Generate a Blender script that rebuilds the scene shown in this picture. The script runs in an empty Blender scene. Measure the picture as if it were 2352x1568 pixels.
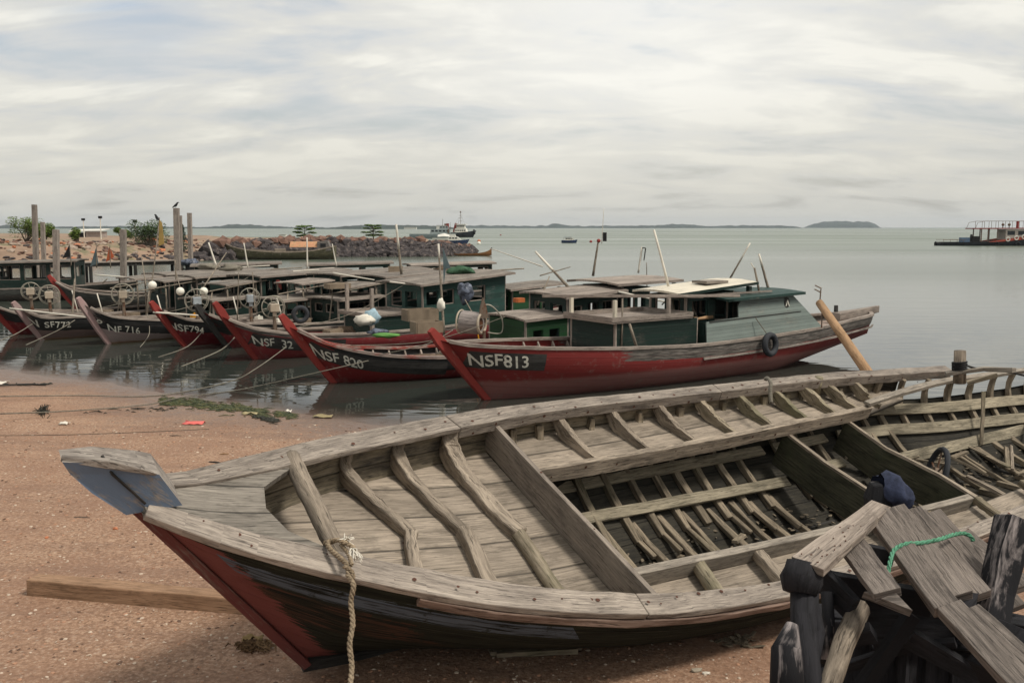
import bpy, math, random
from mathutils import Vector as V, Matrix, noise as mn
R = math.radians
sc = bpy.context.scene
# ---------------------------------------------------------------- camera
CAMH = 3.6
PITCH = math.atan(262/2090.67)
cd = bpy.data.cameras.new('camera'); cam = bpy.data.objects.new('camera', cd)
sc.collection.objects.link(cam); sc.camera = cam
cam.location = (0, 0, CAMH); cam.rotation_euler = (R(90)-PITCH, 0, 0)
cd.lens = 32; cd.sensor_width = 36; cd.clip_end = 60000; cd.clip_start = .05
# ---------------------------------------------------------------- light
SUN_EL, SUN_AZ = 56, 112       # azimuth measured from straight ahead, positive to the right
w = bpy.data.worlds.new('World'); sc.world = w; w.use_nodes = True
sl = bpy.data.lights.new('sun', 'SUN'); so = bpy.data.objects.new('sun', sl); sc.collection.objects.link(so)
sl.energy = 2.3; sl.angle = R(12); sl.color = (1, .94, .84)
d = V((math.sin(R(SUN_AZ))*math.cos(R(SUN_EL)), math.cos(R(SUN_AZ))*math.cos(R(SUN_EL)), math.sin(R(SUN_EL))))
so.rotation_euler = d.to_track_quat('Z', 'Y').to_euler(); so.location = (0, 0, 40)
sc.view_settings.view_transform = 'Standard'; sc.view_settings.look = 'None'
sc.view_settings.exposure = 0.5; sc.view_settings.gamma = 1

def N(nt, t, **k):
    n = nt.nodes.new(t)
    for a, b in k.items():
        if a.startswith('i_'):
            key = a[2:]; key = int(key) if key.isdigit() else key.replace('_', ' ')
            if isinstance(b, tuple) and len(b) == 2 and hasattr(b[0], 'outputs'): nt.links.new(b[0].outputs[b[1]], n.inputs[key])
            elif hasattr(b, 'outputs'): nt.links.new(b.outputs[0], n.inputs[key])
            else: n.inputs[key].default_value = b
        else: setattr(n, a, b)
    return n
def M(nt, op, a, b=None, c=None, clamp=False):
    n = nt.nodes.new('ShaderNodeMath'); n.operation = op; n.use_clamp = clamp
    for i, x in enumerate((a, b, c)):
        if x is None: continue
        if isinstance(x, tuple): nt.links.new(x[0].outputs[x[1]], n.inputs[i])
        elif hasattr(x, 'outputs'): nt.links.new(x.outputs[0], n.inputs[i])
        else: n.inputs[i].default_value = x
    return n
def MIX(nt, f, a, b, mode='MIX'):
    n = nt.nodes.new('ShaderNodeMix'); n.data_type = 'RGBA'; n.blend_type = mode
    for i, x in ((0, f), (6, a), (7, b)):
        if isinstance(x, tuple) and hasattr(x[0], 'outputs'): nt.links.new(x[0].outputs[x[1]], n.inputs[i])
        elif hasattr(x, 'outputs'): nt.links.new(x.outputs[2] if x.bl_idname == 'ShaderNodeMix' else x.outputs[0], n.inputs[i])
        elif i == 0: n.inputs[0].default_value = x
        else: n.inputs[i].default_value = (*x, 1)
    return n
def RAMP(nt, f, stops):
    n = nt.nodes.new('ShaderNodeValToRGB'); e = n.color_ramp.elements
    while len(e) < len(stops): e.new(.5)
    for k, (p, c) in zip(e, stops):
        k.position = p; k.color = (*c, 1) if isinstance(c, tuple) else (c, c, c, 1)
    if isinstance(f, tuple): nt.links.new(f[0].outputs[f[1]], n.inputs[0])
    else: nt.links.new(f.outputs[0], n.inputs[0])
    return n
# world: hazy tropical overcast over a clear-sky base
nt = w.node_tree; nt.nodes.clear()
out = N(nt, 'ShaderNodeOutputWorld'); bg = N(nt, 'ShaderNodeBackground', i_Strength=.1)
nt.links.new(bg.outputs[0], out.inputs[0])
sky = N(nt, 'ShaderNodeTexSky', sky_type='NISHITA', sun_disc=False, sun_elevation=R(SUN_EL), sun_rotation=R(SUN_AZ), air_density=1.5, dust_density=3)
tc = N(nt, 'ShaderNodeTexCoord'); sx = N(nt, 'ShaderNodeSeparateXYZ', i_0=(tc, 0))
zc = M(nt, 'ADD', M(nt, 'MAXIMUM', (sx, 2), 0.0), .24)
cp = N(nt, 'ShaderNodeCombineXYZ', i_0=M(nt, 'DIVIDE', (sx, 0), zc), i_1=M(nt, 'DIVIDE', (sx, 1), zc))
mp = N(nt, 'ShaderNodeMapping', i_0=cp); mp.inputs['Rotation'].default_value = (0, 0, R(-32)); mp.inputs['Scale'].default_value = (.75, 1.6, 1)
n1 = N(nt, 'ShaderNodeTexNoise', i_Vector=mp, i_Scale=2.9, i_Detail=7.0, i_Roughness=.55, i_Distortion=.5)
mp2 = N(nt, 'ShaderNodeMapping', i_0=cp); mp2.inputs['Rotation'].default_value = (0, 0, R(25)); mp2.inputs['Scale'].default_value = (.9, 1.6, 1); mp2.inputs['Location'].default_value = (3.3, 1.2, 0)
n2 = N(nt, 'ShaderNodeTexNoise', i_Vector=mp2, i_Scale=1.5, i_Detail=5.0, i_Roughness=.6, i_Distortion=.8)
f = M(nt, 'ADD', M(nt, 'MULTIPLY', n1, .5), M(nt, 'MULTIPLY', n2, .5))
el = M(nt, 'MULTIPLY', (sx, 2), 7.0, clamp=True)
rel = N(nt, 'ShaderNodeVectorMath', operation='DOT_PRODUCT', i_0=(tc, 0)); rel.inputs[1].default_value = (math.sin(R(7))*math.cos(R(15)), math.cos(R(7))*math.cos(R(15)), math.sin(R(15)))
glow = M(nt, 'POWER', M(nt, 'MAXIMUM', (rel, 1), 0.0), 42.0)
bright = RAMP(nt, f, [(.36, (4.1, 4.3, 4.7)), (.43, (4.75, 4.8, 4.85)), (.50, (5.4, 5.3, 4.95)), (.58, (6.7, 6.5, 5.9))])
bright = MIX(nt, M(nt, 'MULTIPLY', glow, .62), bright, (7.7, 7.55, 7.1))
blu = N(nt, 'ShaderNodeVectorMath', operation='DOT_PRODUCT', i_0=(tc, 0)); blu.inputs[1].default_value = (math.sin(R(-22))*math.cos(R(13)), math.cos(R(-22))*math.cos(R(13)), math.sin(R(13)))
bm = M(nt, 'MULTIPLY', M(nt, 'POWER', M(nt, 'MAXIMUM', (blu, 1), 0.0), 600.0), RAMP(nt, n1, [(.40, 0.0), (.55, 1.0)]))
bright = MIX(nt, M(nt, 'MULTIPLY', bm, .8), bright, (2.7, 3.5, 4.7))
hor = MIX(nt, M(nt, 'POWER', el, .8), (4.8, 4.65, 4.1), bright)
skyb = MIX(nt, RAMP(nt, f, [(.33, .55), (.46, .93)]), sky, hor)
skyb = MIX(nt, M(nt, 'LESS_THAN', (sx, 2), -.02), skyb, (3.5, 3.6, 3.4))
nt.links.new(skyb.outputs[2], bg.inputs[0])

# ---------------------------------------------------------------- helpers
def at(x, y, Y):           # photo pixel (2352 wide) seen at distance Y ahead -> world point
    X = (x-1176)/2090.67; u = (784-y)/2090.67
    r = V((X, math.cos(PITCH)+u*math.sin(PITCH), -math.sin(PITCH)+u*math.cos(PITCH)))
    return V((0, 0, CAMH))+r*(Y/r.y)
def onz(x, y, z):
    a = at(x, y, 1)-V((0, 0, CAMH)); return V((0, 0, CAMH))+a*((z-CAMH)/a.z)
rnd = random.Random(5)
class MB:
    def __init__(s): s.v = []; s.f = []; s.uv = []; s.m = []
    def q(s, ps, uvs=None, m=0):
        b = len(s.v); s.v += [V(p) for p in ps]; s.f.append(tuple(range(b, b+len(ps)))); s.m.append(m)
        if uvs is None:
            a, o = V(ps[1])-V(ps[0]), V(ps[0]); l = a.length or 1; a = a/l
            nn = a.cross(V(ps[-1])-o); bb = nn.cross(a); bb = bb.normalized() if bb.length > 1e-9 else V((0, 0, 1))
            uvs = [((V(p)-o).dot(a), (V(p)-o).dot(bb)) for p in ps]
        s.uv += uvs
    def bar(s, p0, p1, w_, h_, up=(0, 0, 1), m=0, taper=1.0):
        s.sweep([p0, p1], [(w_, h_), (w_*taper, h_*taper)], up, m=m)
    def sweep(s, pts, sizes, up=(0, 0, 1), m=0, jit=0.0, cap=True, v0=None):
        pts = [V(p) for p in pts]
        if not isinstance(sizes, list): sizes = [sizes]*len(pts)
        rings = []
        v0 = rnd.random()*5 if v0 is None else v0
        for i, p in enumerate(pts):
            t = (pts[min(i+1, len(pts)-1)]-pts[max(i-1, 0)]).normalized(); u = V(up[i] if isinstance(up, list) else up)
            if abs(t.dot(u.normalized())) > .97: u = V((1, 0, 0))
            sd = t.cross(u).normalized(); u2 = sd.cross(t).normalized(); a, b = sizes[i]; a /= 2; b /= 2
            rings.append([p+sd*x*(a+jit*rnd.uniform(-1, 1))+u2*y*(b+jit*rnd.uniform(-1, 1)) for x, y in ((-1, -1), (1, -1), (1, 1), (-1, 1))])
        b0 = len(s.v)
        for r_ in rings: s.v += r_
        L = 0
        for i in range(len(pts)-1):
            l2 = L+(pts[i+1]-pts[i]).length; a, b = sizes[i]; c = [0, a, a+b, 2*a+b, 2*a+2*b]
            for k in range(4):
                k2 = (k+1) % 4; s.f.append((b0+4*i+k, b0+4*i+k2, b0+4*i+4+k2, b0+4*i+4+k)); s.m.append(m)
                s.uv += [(L, v0+c[k]), (L, v0+c[k+1]), (l2, v0+c[k+1]), (l2, v0+c[k])]
            L = l2
        if cap:
            n = b0+4*(len(pts)-1)
            s.f += [(b0+3, b0+2, b0+1, b0), (n, n+1, n+2, n+3)]; s.m += [m, m]; s.uv += [(0, 0), (.01, 0), (.01, .05), (0, .05)]*2
    def tube(s, pts, rad, n=6, m=0, jit=0.0):
        pts = [V(p) for p in pts]
        if not isinstance(rad, list): rad = [rad]*len(pts)
        b0 = len(s.v); up = None; L = 0; Ls = [0]
        for i, p in enumerate(pts):
            t = (pts[min(i+1, len(pts)-1)]-pts[max(i-1, 0)]).normalized()
            if up is None: up = V((0, 0, 1)) if abs(t.z) < .9 else V((1, 0, 0))
            sd = t.cross(up).normalized(); up = sd.cross(t).normalized()
            for k in range(n):
                a = 2*math.pi*k/n; r_ = rad[i]*(1+jit*rnd.uniform(-1, 1)); s.v.append(p+sd*math.cos(a)*r_+up*math.sin(a)*r_)
            if i: L += (p-pts[i-1]).length; Ls.append(L)
        for i in range(len(pts)-1):
            for k in range(n):
                k2 = (k+1) % n; c = 2*math.pi*rad[i]/n
                s.f.append((b0+n*i+k, b0+n*i+k2, b0+n*i+n+k2, b0+n*i+n+k)); s.m.append(m)
                s.uv += [(Ls[i], k*c), (Ls[i], (k+1)*c), (Ls[i+1], (k+1)*c), (Ls[i+1], k*c)]
        e = b0+n*(len(pts)-1)
        s.f += [tuple(b0+n-1-k for k in range(n)), tuple(e+k for k in range(n))]; s.m += [m, m]; s.uv += [(0, 0)]*(2*n)
    def box(s, c, sz, rz=0, m=0, rx=0):
        c = V(c); a, b, d_ = sz; mt = Matrix.Rotation(rz, 3, 'Z') @ Matrix.Rotation(rx, 3, 'X')
        if a >= b: s.sweep([c+mt@V((-a/2, 0, 0)), c+mt@V((a/2, 0, 0))], (b, d_), mt@V((0, 0, 1)), m=m)
        else: s.sweep([c+mt@V((0, -b/2, 0)), c+mt@V((0, b/2, 0))], (a, d_), mt@V((0, 0, 1)), m=m)
    def grid(s, P, uv=None, m=0, flip=False):
        b = len(s.v); n = len(P[0])
        for r_ in P: s.v += [V(p) for p in r_]
        if uv is None:
            uv = []; u = 0
            for i, r_ in enumerate(P):
                if i: u += (V(P[i][n//2])-V(P[i-1][n//2])).length
                x = 0; row = []
                for j in range(n):
                    if j: x += (V(r_[j])-V(r_[j-1])).length
                    row.append((u, x))
                uv.append(row)
        for i in range(len(P)-1):
            for j in range(n-1):
                ids = [(i, j), (i+1, j), (i+1, j+1), (i, j+1)]
                if flip: ids = ids[::-1]
                s.f.append(tuple(b+a*n+c for a, c in ids)); s.m.append(m); s.uv += [uv[a][c] for a, c in ids]
    def slab(s, ps, th, m=0):       # top polygon thickened downward
        ps = [V(p) for p in ps]; lo = [p-V((0, 0, th)) for p in ps]; n = len(ps)
        s.q(ps, m=m); s.q(lo[::-1], m=m)
        for i in range(n): s.q([lo[i], lo[(i+1) % n], ps[(i+1) % n], ps[i]], m=m)
    def prism(s, ps, off, m=0):
        ps = [V(p) for p in ps]; off = V(off); lo = [p+off for p in ps]; n = len(ps)
        s.q(ps, m=m); s.q(lo[::-1], m=m)
        for i in range(n): s.q([lo[i], lo[(i+1) % n], ps[(i+1) % n], ps[i]], m=m)
    def ball(s, c, r_, n=10, m=0, sq=(1, 1, 1), jit=0.0, seed=0):
        c = V(c); P = []
        for i in range(n//2+1):
            th = math.pi*i/(n//2); row = []
            for j in range(n+1):
                ph = 2*math.pi*(j % n)/n; dd = V((math.sin(th)*math.cos(ph), math.sin(th)*math.sin(ph), math.cos(th)))
                k = 1+jit*mn.noise(dd*1.7+V((seed, seed*1.3, 0))) if jit else 1
                row.append(c+V((dd.x*sq[0], dd.y*sq[1], dd.z*sq[2]))*r_*k)
            P.append(row)
        s.grid(P, m=m, flip=True)
    def torus(s, c, R_, r_, ax=(0, 1, 0), n=24, k=6, m=0, sq=1.0):
        c = V(c); q_ = V(ax).normalized().to_track_quat('Z', 'Y')
        P = []
        for i in range(n+1):
            a = 2*math.pi*i/n; row = []
            for j in range(k+1):
                b = 2*math.pi*j/k; row.append(c+q_@V(((R_+r_*math.cos(b))*math.cos(a), (R_+r_*math.cos(b))*math.sin(a)*sq, r_*math.sin(b))))
            P.append(row)
        s.grid(P, m=m)
    def rock(s, c, r_, m=0, sq=(1, 1, .7)):
        c = V(c); mt = Matrix.Rotation(rnd.uniform(0, 6.3), 3, 'Z') @ Matrix.Rotation(rnd.uniform(-.6, .6), 3, 'X')
        t = (1+5**.5)/2; vs = []
        for a in ((-1, t, 0), (1, t, 0), (-1, -t, 0), (1, -t, 0), (0, -1, t), (0, 1, t), (0, -1, -t), (0, 1, -t), (t, 0, -1), (t, 0, 1), (-t, 0, -1), (-t, 0, 1)):
            p = V(a).normalized()*r_*rnd.uniform(.7, 1.2); vs.append(c+mt@V((p.x*sq[0], p.y*sq[1], p.z*sq[2])))
        b = len(s.v); s.v += vs
        for f_ in ((0, 11, 5), (0, 5, 1), (0, 1, 7), (0, 7, 10), (0, 10, 11), (1, 5, 9), (5, 11, 4), (11, 10, 2), (10, 7, 6), (7, 1, 8), (3, 9, 4), (3, 4, 2), (3, 2, 6), (3, 6, 8), (3, 8, 9), (4, 9, 5), (2, 4, 11), (6, 2, 10), (8, 6, 7), (9, 8, 1)):
            s.f.append(tuple(b+i for i in f_)); s.m.append(m); s.uv += [(0, 0), (.2, 0), (.1, .2)]
    def build(s, name, mats, parent=None, smooth=False, bevel=0, org=None, solid=0):
        if org is None: org = V((0, 0, 0)) if parent is None or not parent.get('_w') else V(ROOT[parent.name])
        me = bpy.data.meshes.new(name); me.from_pydata([v-org for v in s.v], [], s.f)
        l = me.uv_layers.new(name='UVMap'); l.data.foreach_set('uv', [c for u in s.uv for c in u])
        for m_ in (mats if isinstance(mats, (list, tuple)) else [mats]): me.materials.append(m_)
        me.polygons.foreach_set('material_index', s.m)
        if smooth: me.polygons.foreach_set('use_smooth', [True]*len(s.f))
        me.update()
        o = bpy.data.objects.new(name, me); sc.collection.objects.link(o)
        if parent is None: o.location = org
        if parent is not None:
            o.parent = parent
            if parent.get('_w'): o['_w'] = 1; ROOT[o.name] = ROOT[parent.name]
        if bevel:
            b = o.modifiers.new('b', 'BEVEL'); b.width = bevel; b.segments = 2; b.limit_method = 'ANGLE'; b.angle_limit = R(40)
        if solid:
            b = o.modifiers.new('s', 'SOLIDIFY'); b.thickness = solid; b.offset = 1
        return o
ROOT = {}
def tag(o, label, cat, group=None, kind=None):
    if label: o['label'] = label
    if cat: o['category'] = cat
    if group: o['group'] = group
    if kind: o['kind'] = kind
    return o
def thing(name, label, cat, loc=(0, 0, 0), rz=0, group=None, world=False):
    o = bpy.data.objects.new(name, None); sc.collection.objects.link(o); o.location = loc; o.rotation_euler = (0, 0, rz)
    o.empty_display_size = .2
    if world: o['_w'] = 1; ROOT[o.name] = V(loc)
    return tag(o, label, cat, group)
def one(name, mb, mat, label, cat, group=None, **k):   # a one-mesh thing with its origin at its base
    lo = min(v.z for v in mb.v); n = len(mb.v); c = V((sum(v.x for v in mb.v)/n, sum(v.y for v in mb.v)/n, lo))
    return tag(mb.build(name, mat, org=c, **k), label, cat, group)
def lerp(t, xs, ys):
    if t <= xs[0]: return ys[0]
    for i in range(len(xs)-1):
        if t <= xs[i+1]:
            k = (t-xs[i])/(xs[i+1]-xs[i]); return ys[i]*(1-k)+ys[i+1]*k
    return ys[-1]
def smooth(xs, ys):     # Catmull-Rom through the table
    def f_(t):
        if t <= xs[0]: return ys[0]
        if t >= xs[-1]: return ys[-1]
        for i in range(len(xs)-1):
            if t <= xs[i+1]: break
        h = xs[i+1]-xs[i]; k = (t-xs[i])/h
        sl_ = lambda j: (ys[min(j+1, len(ys)-1)]-ys[max(j-1, 0)])/(xs[min(j+1, len(xs)-1)]-xs[max(j-1, 0)])
        m0, m1 = sl_(i)*h, sl_(i+1)*h
        return (2*k**3-3*k*k+1)*ys[i]+(k**3-2*k*k+k)*m0+(-2*k**3+3*k*k)*ys[i+1]+(k**3-k*k)*m1
    return f_
def fr(a, b, st):
    n = max(1, int(round((b-a)/st))); return [a+(b-a)*i/n for i in range(n+1)]
def curve(pts, n=6):
    pts = [V(p) for p in pts]; o = []
    for i in range(len(pts)-1):
        a, b, c, d_ = pts[max(i-1, 0)], pts[i], pts[i+1], pts[min(i+2, len(pts)-1)]
        for k in range(n):
            t = k/n; o.append(.5*((2*b)+(c-a)*t+(2*a-5*b+4*c-d_)*t*t+(-a+3*b-3*c+d_)*t**3))
    return o+[pts[-1]]

# ---------------------------------------------------------------- materials
def newmat(name):
    m = bpy.data.materials.new(name); m.use_nodes = True; nt = m.node_tree; nt.nodes.clear()
    o = N(nt, 'ShaderNodeOutputMaterial'); p = N(nt, 'ShaderNodeBsdfPrincipled'); nt.links.new(p.outputs[0], o.inputs[0])
    return m, nt, p
def bump(nt, p, h, s=.3, dist=.02):
    b = N(nt, 'ShaderNodeBump', i_Strength=s, i_Distance=dist); nt.links.new(h.outputs[0], b.inputs['Height']); nt.links.new(b.outputs[0], p.inputs['Normal'])
def wood(name, lo, hi, seam=0, grain=(1.5, 26), rough=.85, bs=.5, paint=None, wear=.5, patch=(.6, .6, .58), green=None, dirt=None):
    m, nt, p = newmat(name); tc = N(nt, 'ShaderNodeTexCoord'); oi = N(nt, 'ShaderNodeObjectInfo')
    off = N(nt, 'ShaderNodeVectorMath', operation='ADD', i_0=(tc, 2)); nt.links.new(M(nt, 'MULTIPLY', (oi, 5), 37.0).outputs[0], off.inputs[1])
    mp = N(nt, 'ShaderNodeMapping', i_0=off); mp.inputs['Scale'].default_value = (grain[0], grain[1], 1)
    g = N(nt, 'ShaderNodeTexNoise', i_Vector=mp, i_Scale=2.0, i_Detail=8.0, i_Roughness=.68, i_Distortion=.6)
    mp2 = N(nt, 'ShaderNodeMapping', i_0=off); mp2.inputs['Scale'].default_value = (1.1, 3.2, 1)
    g2 = N(nt, 'ShaderNodeTexNoise', i_Vector=mp2, i_Scale=1.7, i_Detail=6.0, i_Roughness=.6)
    g3 = N(nt, 'ShaderNodeTexNoise', i_Vector=(tc, 3), i_Scale=1.3, i_Detail=5.0, i_Roughness=.6)
    f = M(nt, 'ADD', M(nt, 'MULTIPLY', g, .55), M(nt, 'ADD', M(nt, 'MULTIPLY', g2, .3), M(nt, 'MULTIPLY', g3, .15)))
    md = tuple((a+b)*.52 for a, b in zip(lo, hi))
    col = RAMP(nt, f, [(.36, lo), (.5, md), (.62, hi)])
    var = M(nt, 'ADD', M(nt, 'MULTIPLY', (oi, 5), .22), .88)
    if green: col = MIX(nt, RAMP(nt, g3, [(.52, 0.0), (.68, .75)]), col, green)
    # fine cracks along the grain
    cr = N(nt, 'ShaderNodeTexNoise', i_Vector=mp, i_Scale=4.5, i_Detail=3.0, i_Roughness=.5)
    crk = RAMP(nt, cr, [(.34, 1.0), (.40, 0.0)])
    col = MIX(nt, M(nt, 'MULTIPLY', crk, .7), col, tuple(x*.3 for x in lo))
    g5 = N(nt, 'ShaderNodeTexNoise', i_Vector=mp2, i_Scale=3.3, i_Detail=7.0, i_Roughness=.7)
    col = MIX(nt, RAMP(nt, g5, [(.53, 0.0), (.67, .55)]), col, tuple(x*.6 for x in lo))
    if dirt: col = MIX(nt, RAMP(nt, g2, [(.5, 0.0), (.66, .8)]), col, dirt)
    hgt = g
    if paint:
        wf = M(nt, 'ADD', M(nt, 'MULTIPLY', g, .45), M(nt, 'MULTIPLY', g3, .55))
        msk = RAMP(nt, wf, [(wear-.03, 0.0), (wear+.03, 1.0)])
        pc = MIX(nt, g2, tuple(x*.75 for x in paint), tuple(min(1, x*1.2) for x in paint))
        col = MIX(nt, msk, pc, col)
    if seam:
        sp = N(nt, 'ShaderNodeSeparateXYZ', i_0=(tc, 2)); vv = M(nt, 'DIVIDE', (sp, 1), seam)
        fl = M(nt, 'FLOOR', vv); wn = N(nt, 'ShaderNodeTexWhiteNoise', noise_dimensions='1D'); nt.links.new(fl.outputs[0], wn.inputs['W'])
        ln = RAMP(nt, M(nt, 'PINGPONG', vv, .5), [(.0, 1.0), (.045, 0.0)])
        var = M(nt, 'MULTIPLY', var, M(nt, 'ADD', M(nt, 'MULTIPLY', wn, .34), .8))
        col = MIX(nt, M(nt, 'MULTIPLY', ln, .85), col, tuple(x*.15 for x in lo))
        hgt = M(nt, 'SUBTRACT', g, M(nt, 'MULTIPLY', ln, 1.2))
    col = MIX(nt, 1.0, col, var, 'MULTIPLY')
    nt.links.new(col.outputs[2], p.inputs['Base Color']); p.inputs['Roughness'].default_value = rough
    p.inputs['Specular IOR Level'].default_value = .25
    bump(nt, p, hgt, bs, .012)
    return m
def plain(name, c, rough=.6, metal=0, var=.25, sc_=3, spec=.3, c2=None, thr=.55, bs=.2):
    m, nt, p = newmat(name); tc = N(nt, 'ShaderNodeTexCoord')
    g = N(nt, 'ShaderNodeTexNoise', i_Vector=(tc, 3), i_Scale=float(sc_), i_Detail=6.0, i_Roughness=.65)
    col = RAMP(nt, g, [(.3, tuple(x*(1-var) for x in c)), (.7, tuple(min(1, x*(1+var)) for x in c))])
    if c2: col = MIX(nt, RAMP(nt, g, [(thr-.04, 0.0), (thr+.04, 1.0)]), col, c2); nt.links.new(col.outputs[2], p.inputs['Base Color'])
    else: nt.links.new(col.outputs[0], p.inputs['Base Color'])
    p.inputs['Roughness'].default_value = rough; p.inputs['Metallic'].default_value = metal; p.inputs['Specular IOR Level'].default_value = spec
    bump(nt, p, g, bs, .01)
    return m
GREY_LO, GREY_HI = (.085, .072, .06), (.35, .305, .25)
m_wood = wood('weathered wood', GREY_LO, GREY_HI)
m_cap = wood('gunwale wood', (.085, .07, .06), (.385, .33, .275), bs=.8)
m_floor = wood('floor planks', (.115, .095, .074), (.355, .295, .232), seam=.40, bs=.35, grain=(1.2, 30))
m_deck = wood('bow deck planks', (.10, .088, .075), (.33, .295, .25), seam=.31, bs=.4)
m_side = wood('bulwark planks', (.07, .06, .042), (.29, .24, .17), seam=.24, dirt=(.03, .028, .028))
m_frame = wood('frame timber', (.075, .06, .046), (.375, .31, .24), grain=(1.2, 14), bs=1.0)
m_knee = wood('knee timber', (.07, .06, .038), (.345, .285, .21), grain=(1.2, 14), bs=.9, green=(.15, .14, .08))
m_hold = wood('hold timber', (.055, .046, .032), (.31, .25, .18), green=(.11, .10, .06))
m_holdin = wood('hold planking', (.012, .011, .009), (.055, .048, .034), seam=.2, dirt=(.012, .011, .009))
m_dark = wood('dark wood', (.012, .012, .012), (.055, .05, .045), bs=.8)
m_bdeck = wood('sunbleached deck', (.20, .145, .115), (.44, .345, .285), seam=.16)
m_brail = wood('rail wood', (.13, .105, .09), (.37, .315, .27))
m_brailr = wood('rail red worn', (.13, .10, .09), (.36, .29, .25), paint=(.22, .04, .03), wear=.47)
m_bred = wood('red painted stem', (.12, .06, .05), (.3, .2, .17), paint=(.23, .035, .028), wear=.60, bs=.35)
m_bpale = wood('pale painted stem', (.2, .15, .14), (.36, .28, .26), paint=(.3, .2, .19), wear=.55)
m_green = wood('dark green paint', (.010, .012, .010), (.065, .065, .055), seam=.14, paint=(.008, .023, .018), wear=.56, rough=.6)
m_green2 = wood('teal green paint', (.03, .04, .035), (.12, .13, .11), seam=.14, paint=(.02, .05, .043), wear=.56, rough=.6)
m_bgreen = wood('bright green paint', (.03, .05, .03), (.15, .16, .12), seam=.18, paint=(.012, .05, .018), wear=.60, rough=.6)
m_greypl = wood('grey green planks', (.09, .10, .09), (.2, .215, .19), seam=.085, paint=(.15, .18, .165), wear=.57, rough=.7, bs=.3)
m_roof = wood('dark roof felt', (.07, .06, .052), (.29, .25, .21), rough=.8, seam=.42)
m_roof2 = wood('tan roof board', (.12, .10, .085), (.37, .31, .26), rough=.8, seam=.5)
m_white = wood('white painted board', (.3, .27, .22), (.5, .46, .38), paint=(.56, .51, .41), wear=.54, rough=.6)
m_pole = wood('bamboo pole', (.09, .075, .06), (.32, .27, .21), grain=(3, 10))
m_wpole = wood('white pole', (.3, .27, .22), (.5, .46, .40), paint=(.62, .58, .5), wear=.6, grain=(3, 10))
m_timber = wood('raw timber', (.20, .12, .06), (.46, .29, .165))
m_black = plain('black rubber', (.012, .012, .013), .8)
m_iron = plain('rusty iron', (.16, .12, .09), .7, .3, c2=(.12, .05, .025))
m_steel = plain('pale galvanised rim', (.30, .28, .23), .5, .5)
m_motor = plain('motor casing', (.36, .30, .23), .6)
m_motorg = plain('grey motor casing', (.30, .33, .35), .6)
m_ball = plain('white float plastic', (.72, .69, .6), .5, var=.1)
m_letter = plain('white lettering', (.66, .64, .56), .8, var=.12, sc_=14, c2=(.16, .14, .12), thr=.60)
m_board = wood('black number board', (.02, .02, .02), (.07, .065, .06), bs=.4)
m_rope = wood('rope fibre', (.13, .095, .06), (.36, .28, .19), grain=(30, 6), bs=1)
m_ropeg = wood('grey rope', (.10, .09, .07), (.26, .235, .19), grain=(30, 6), bs=1)
m_greenrope = wood('green rope', (.06, .19, .11), (.15, .38, .25), grain=(40, 6), bs=1)
m_blueobj = plain('blue cloth', (.035, .05, .10), .85, sc_=6)
m_tarp = plain('grey blue tarpaulin', (.13, .15, .20), .45, sc_=6, c2=(.03, .035, .05), thr=.5)
m_orange = plain('orange plastic', (.45, .13, .04), .6)
m_yellow = plain('yellow plastic', (.70, .32, .02), .5)
m_pink = plain('pink plastic', (.62, .13, .11), .6, var=.1)
m_paper = plain('white scrap', (.62, .58, .5), .8, var=.1)
m_card = plain('brown box', (.20, .155, .11), .85)
m_tyre = plain('worn tyre', (.028, .03, .035), .75)
m_redp = plain('red paint', (.22, .03, .022), .5)
m_whitep = plain('white paint', (.62, .6, .54), .5, var=.08)
m_navy = plain('navy paint', (.02, .035, .08), .5)
m_glass = plain('dark glass', (.02, .025, .03), .15)
m_brick = plain('brick', (.42, .16, .08), .9, sc_=20)
m_nail = plain('rust stain', (.075, .032, .02), .9)

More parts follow.
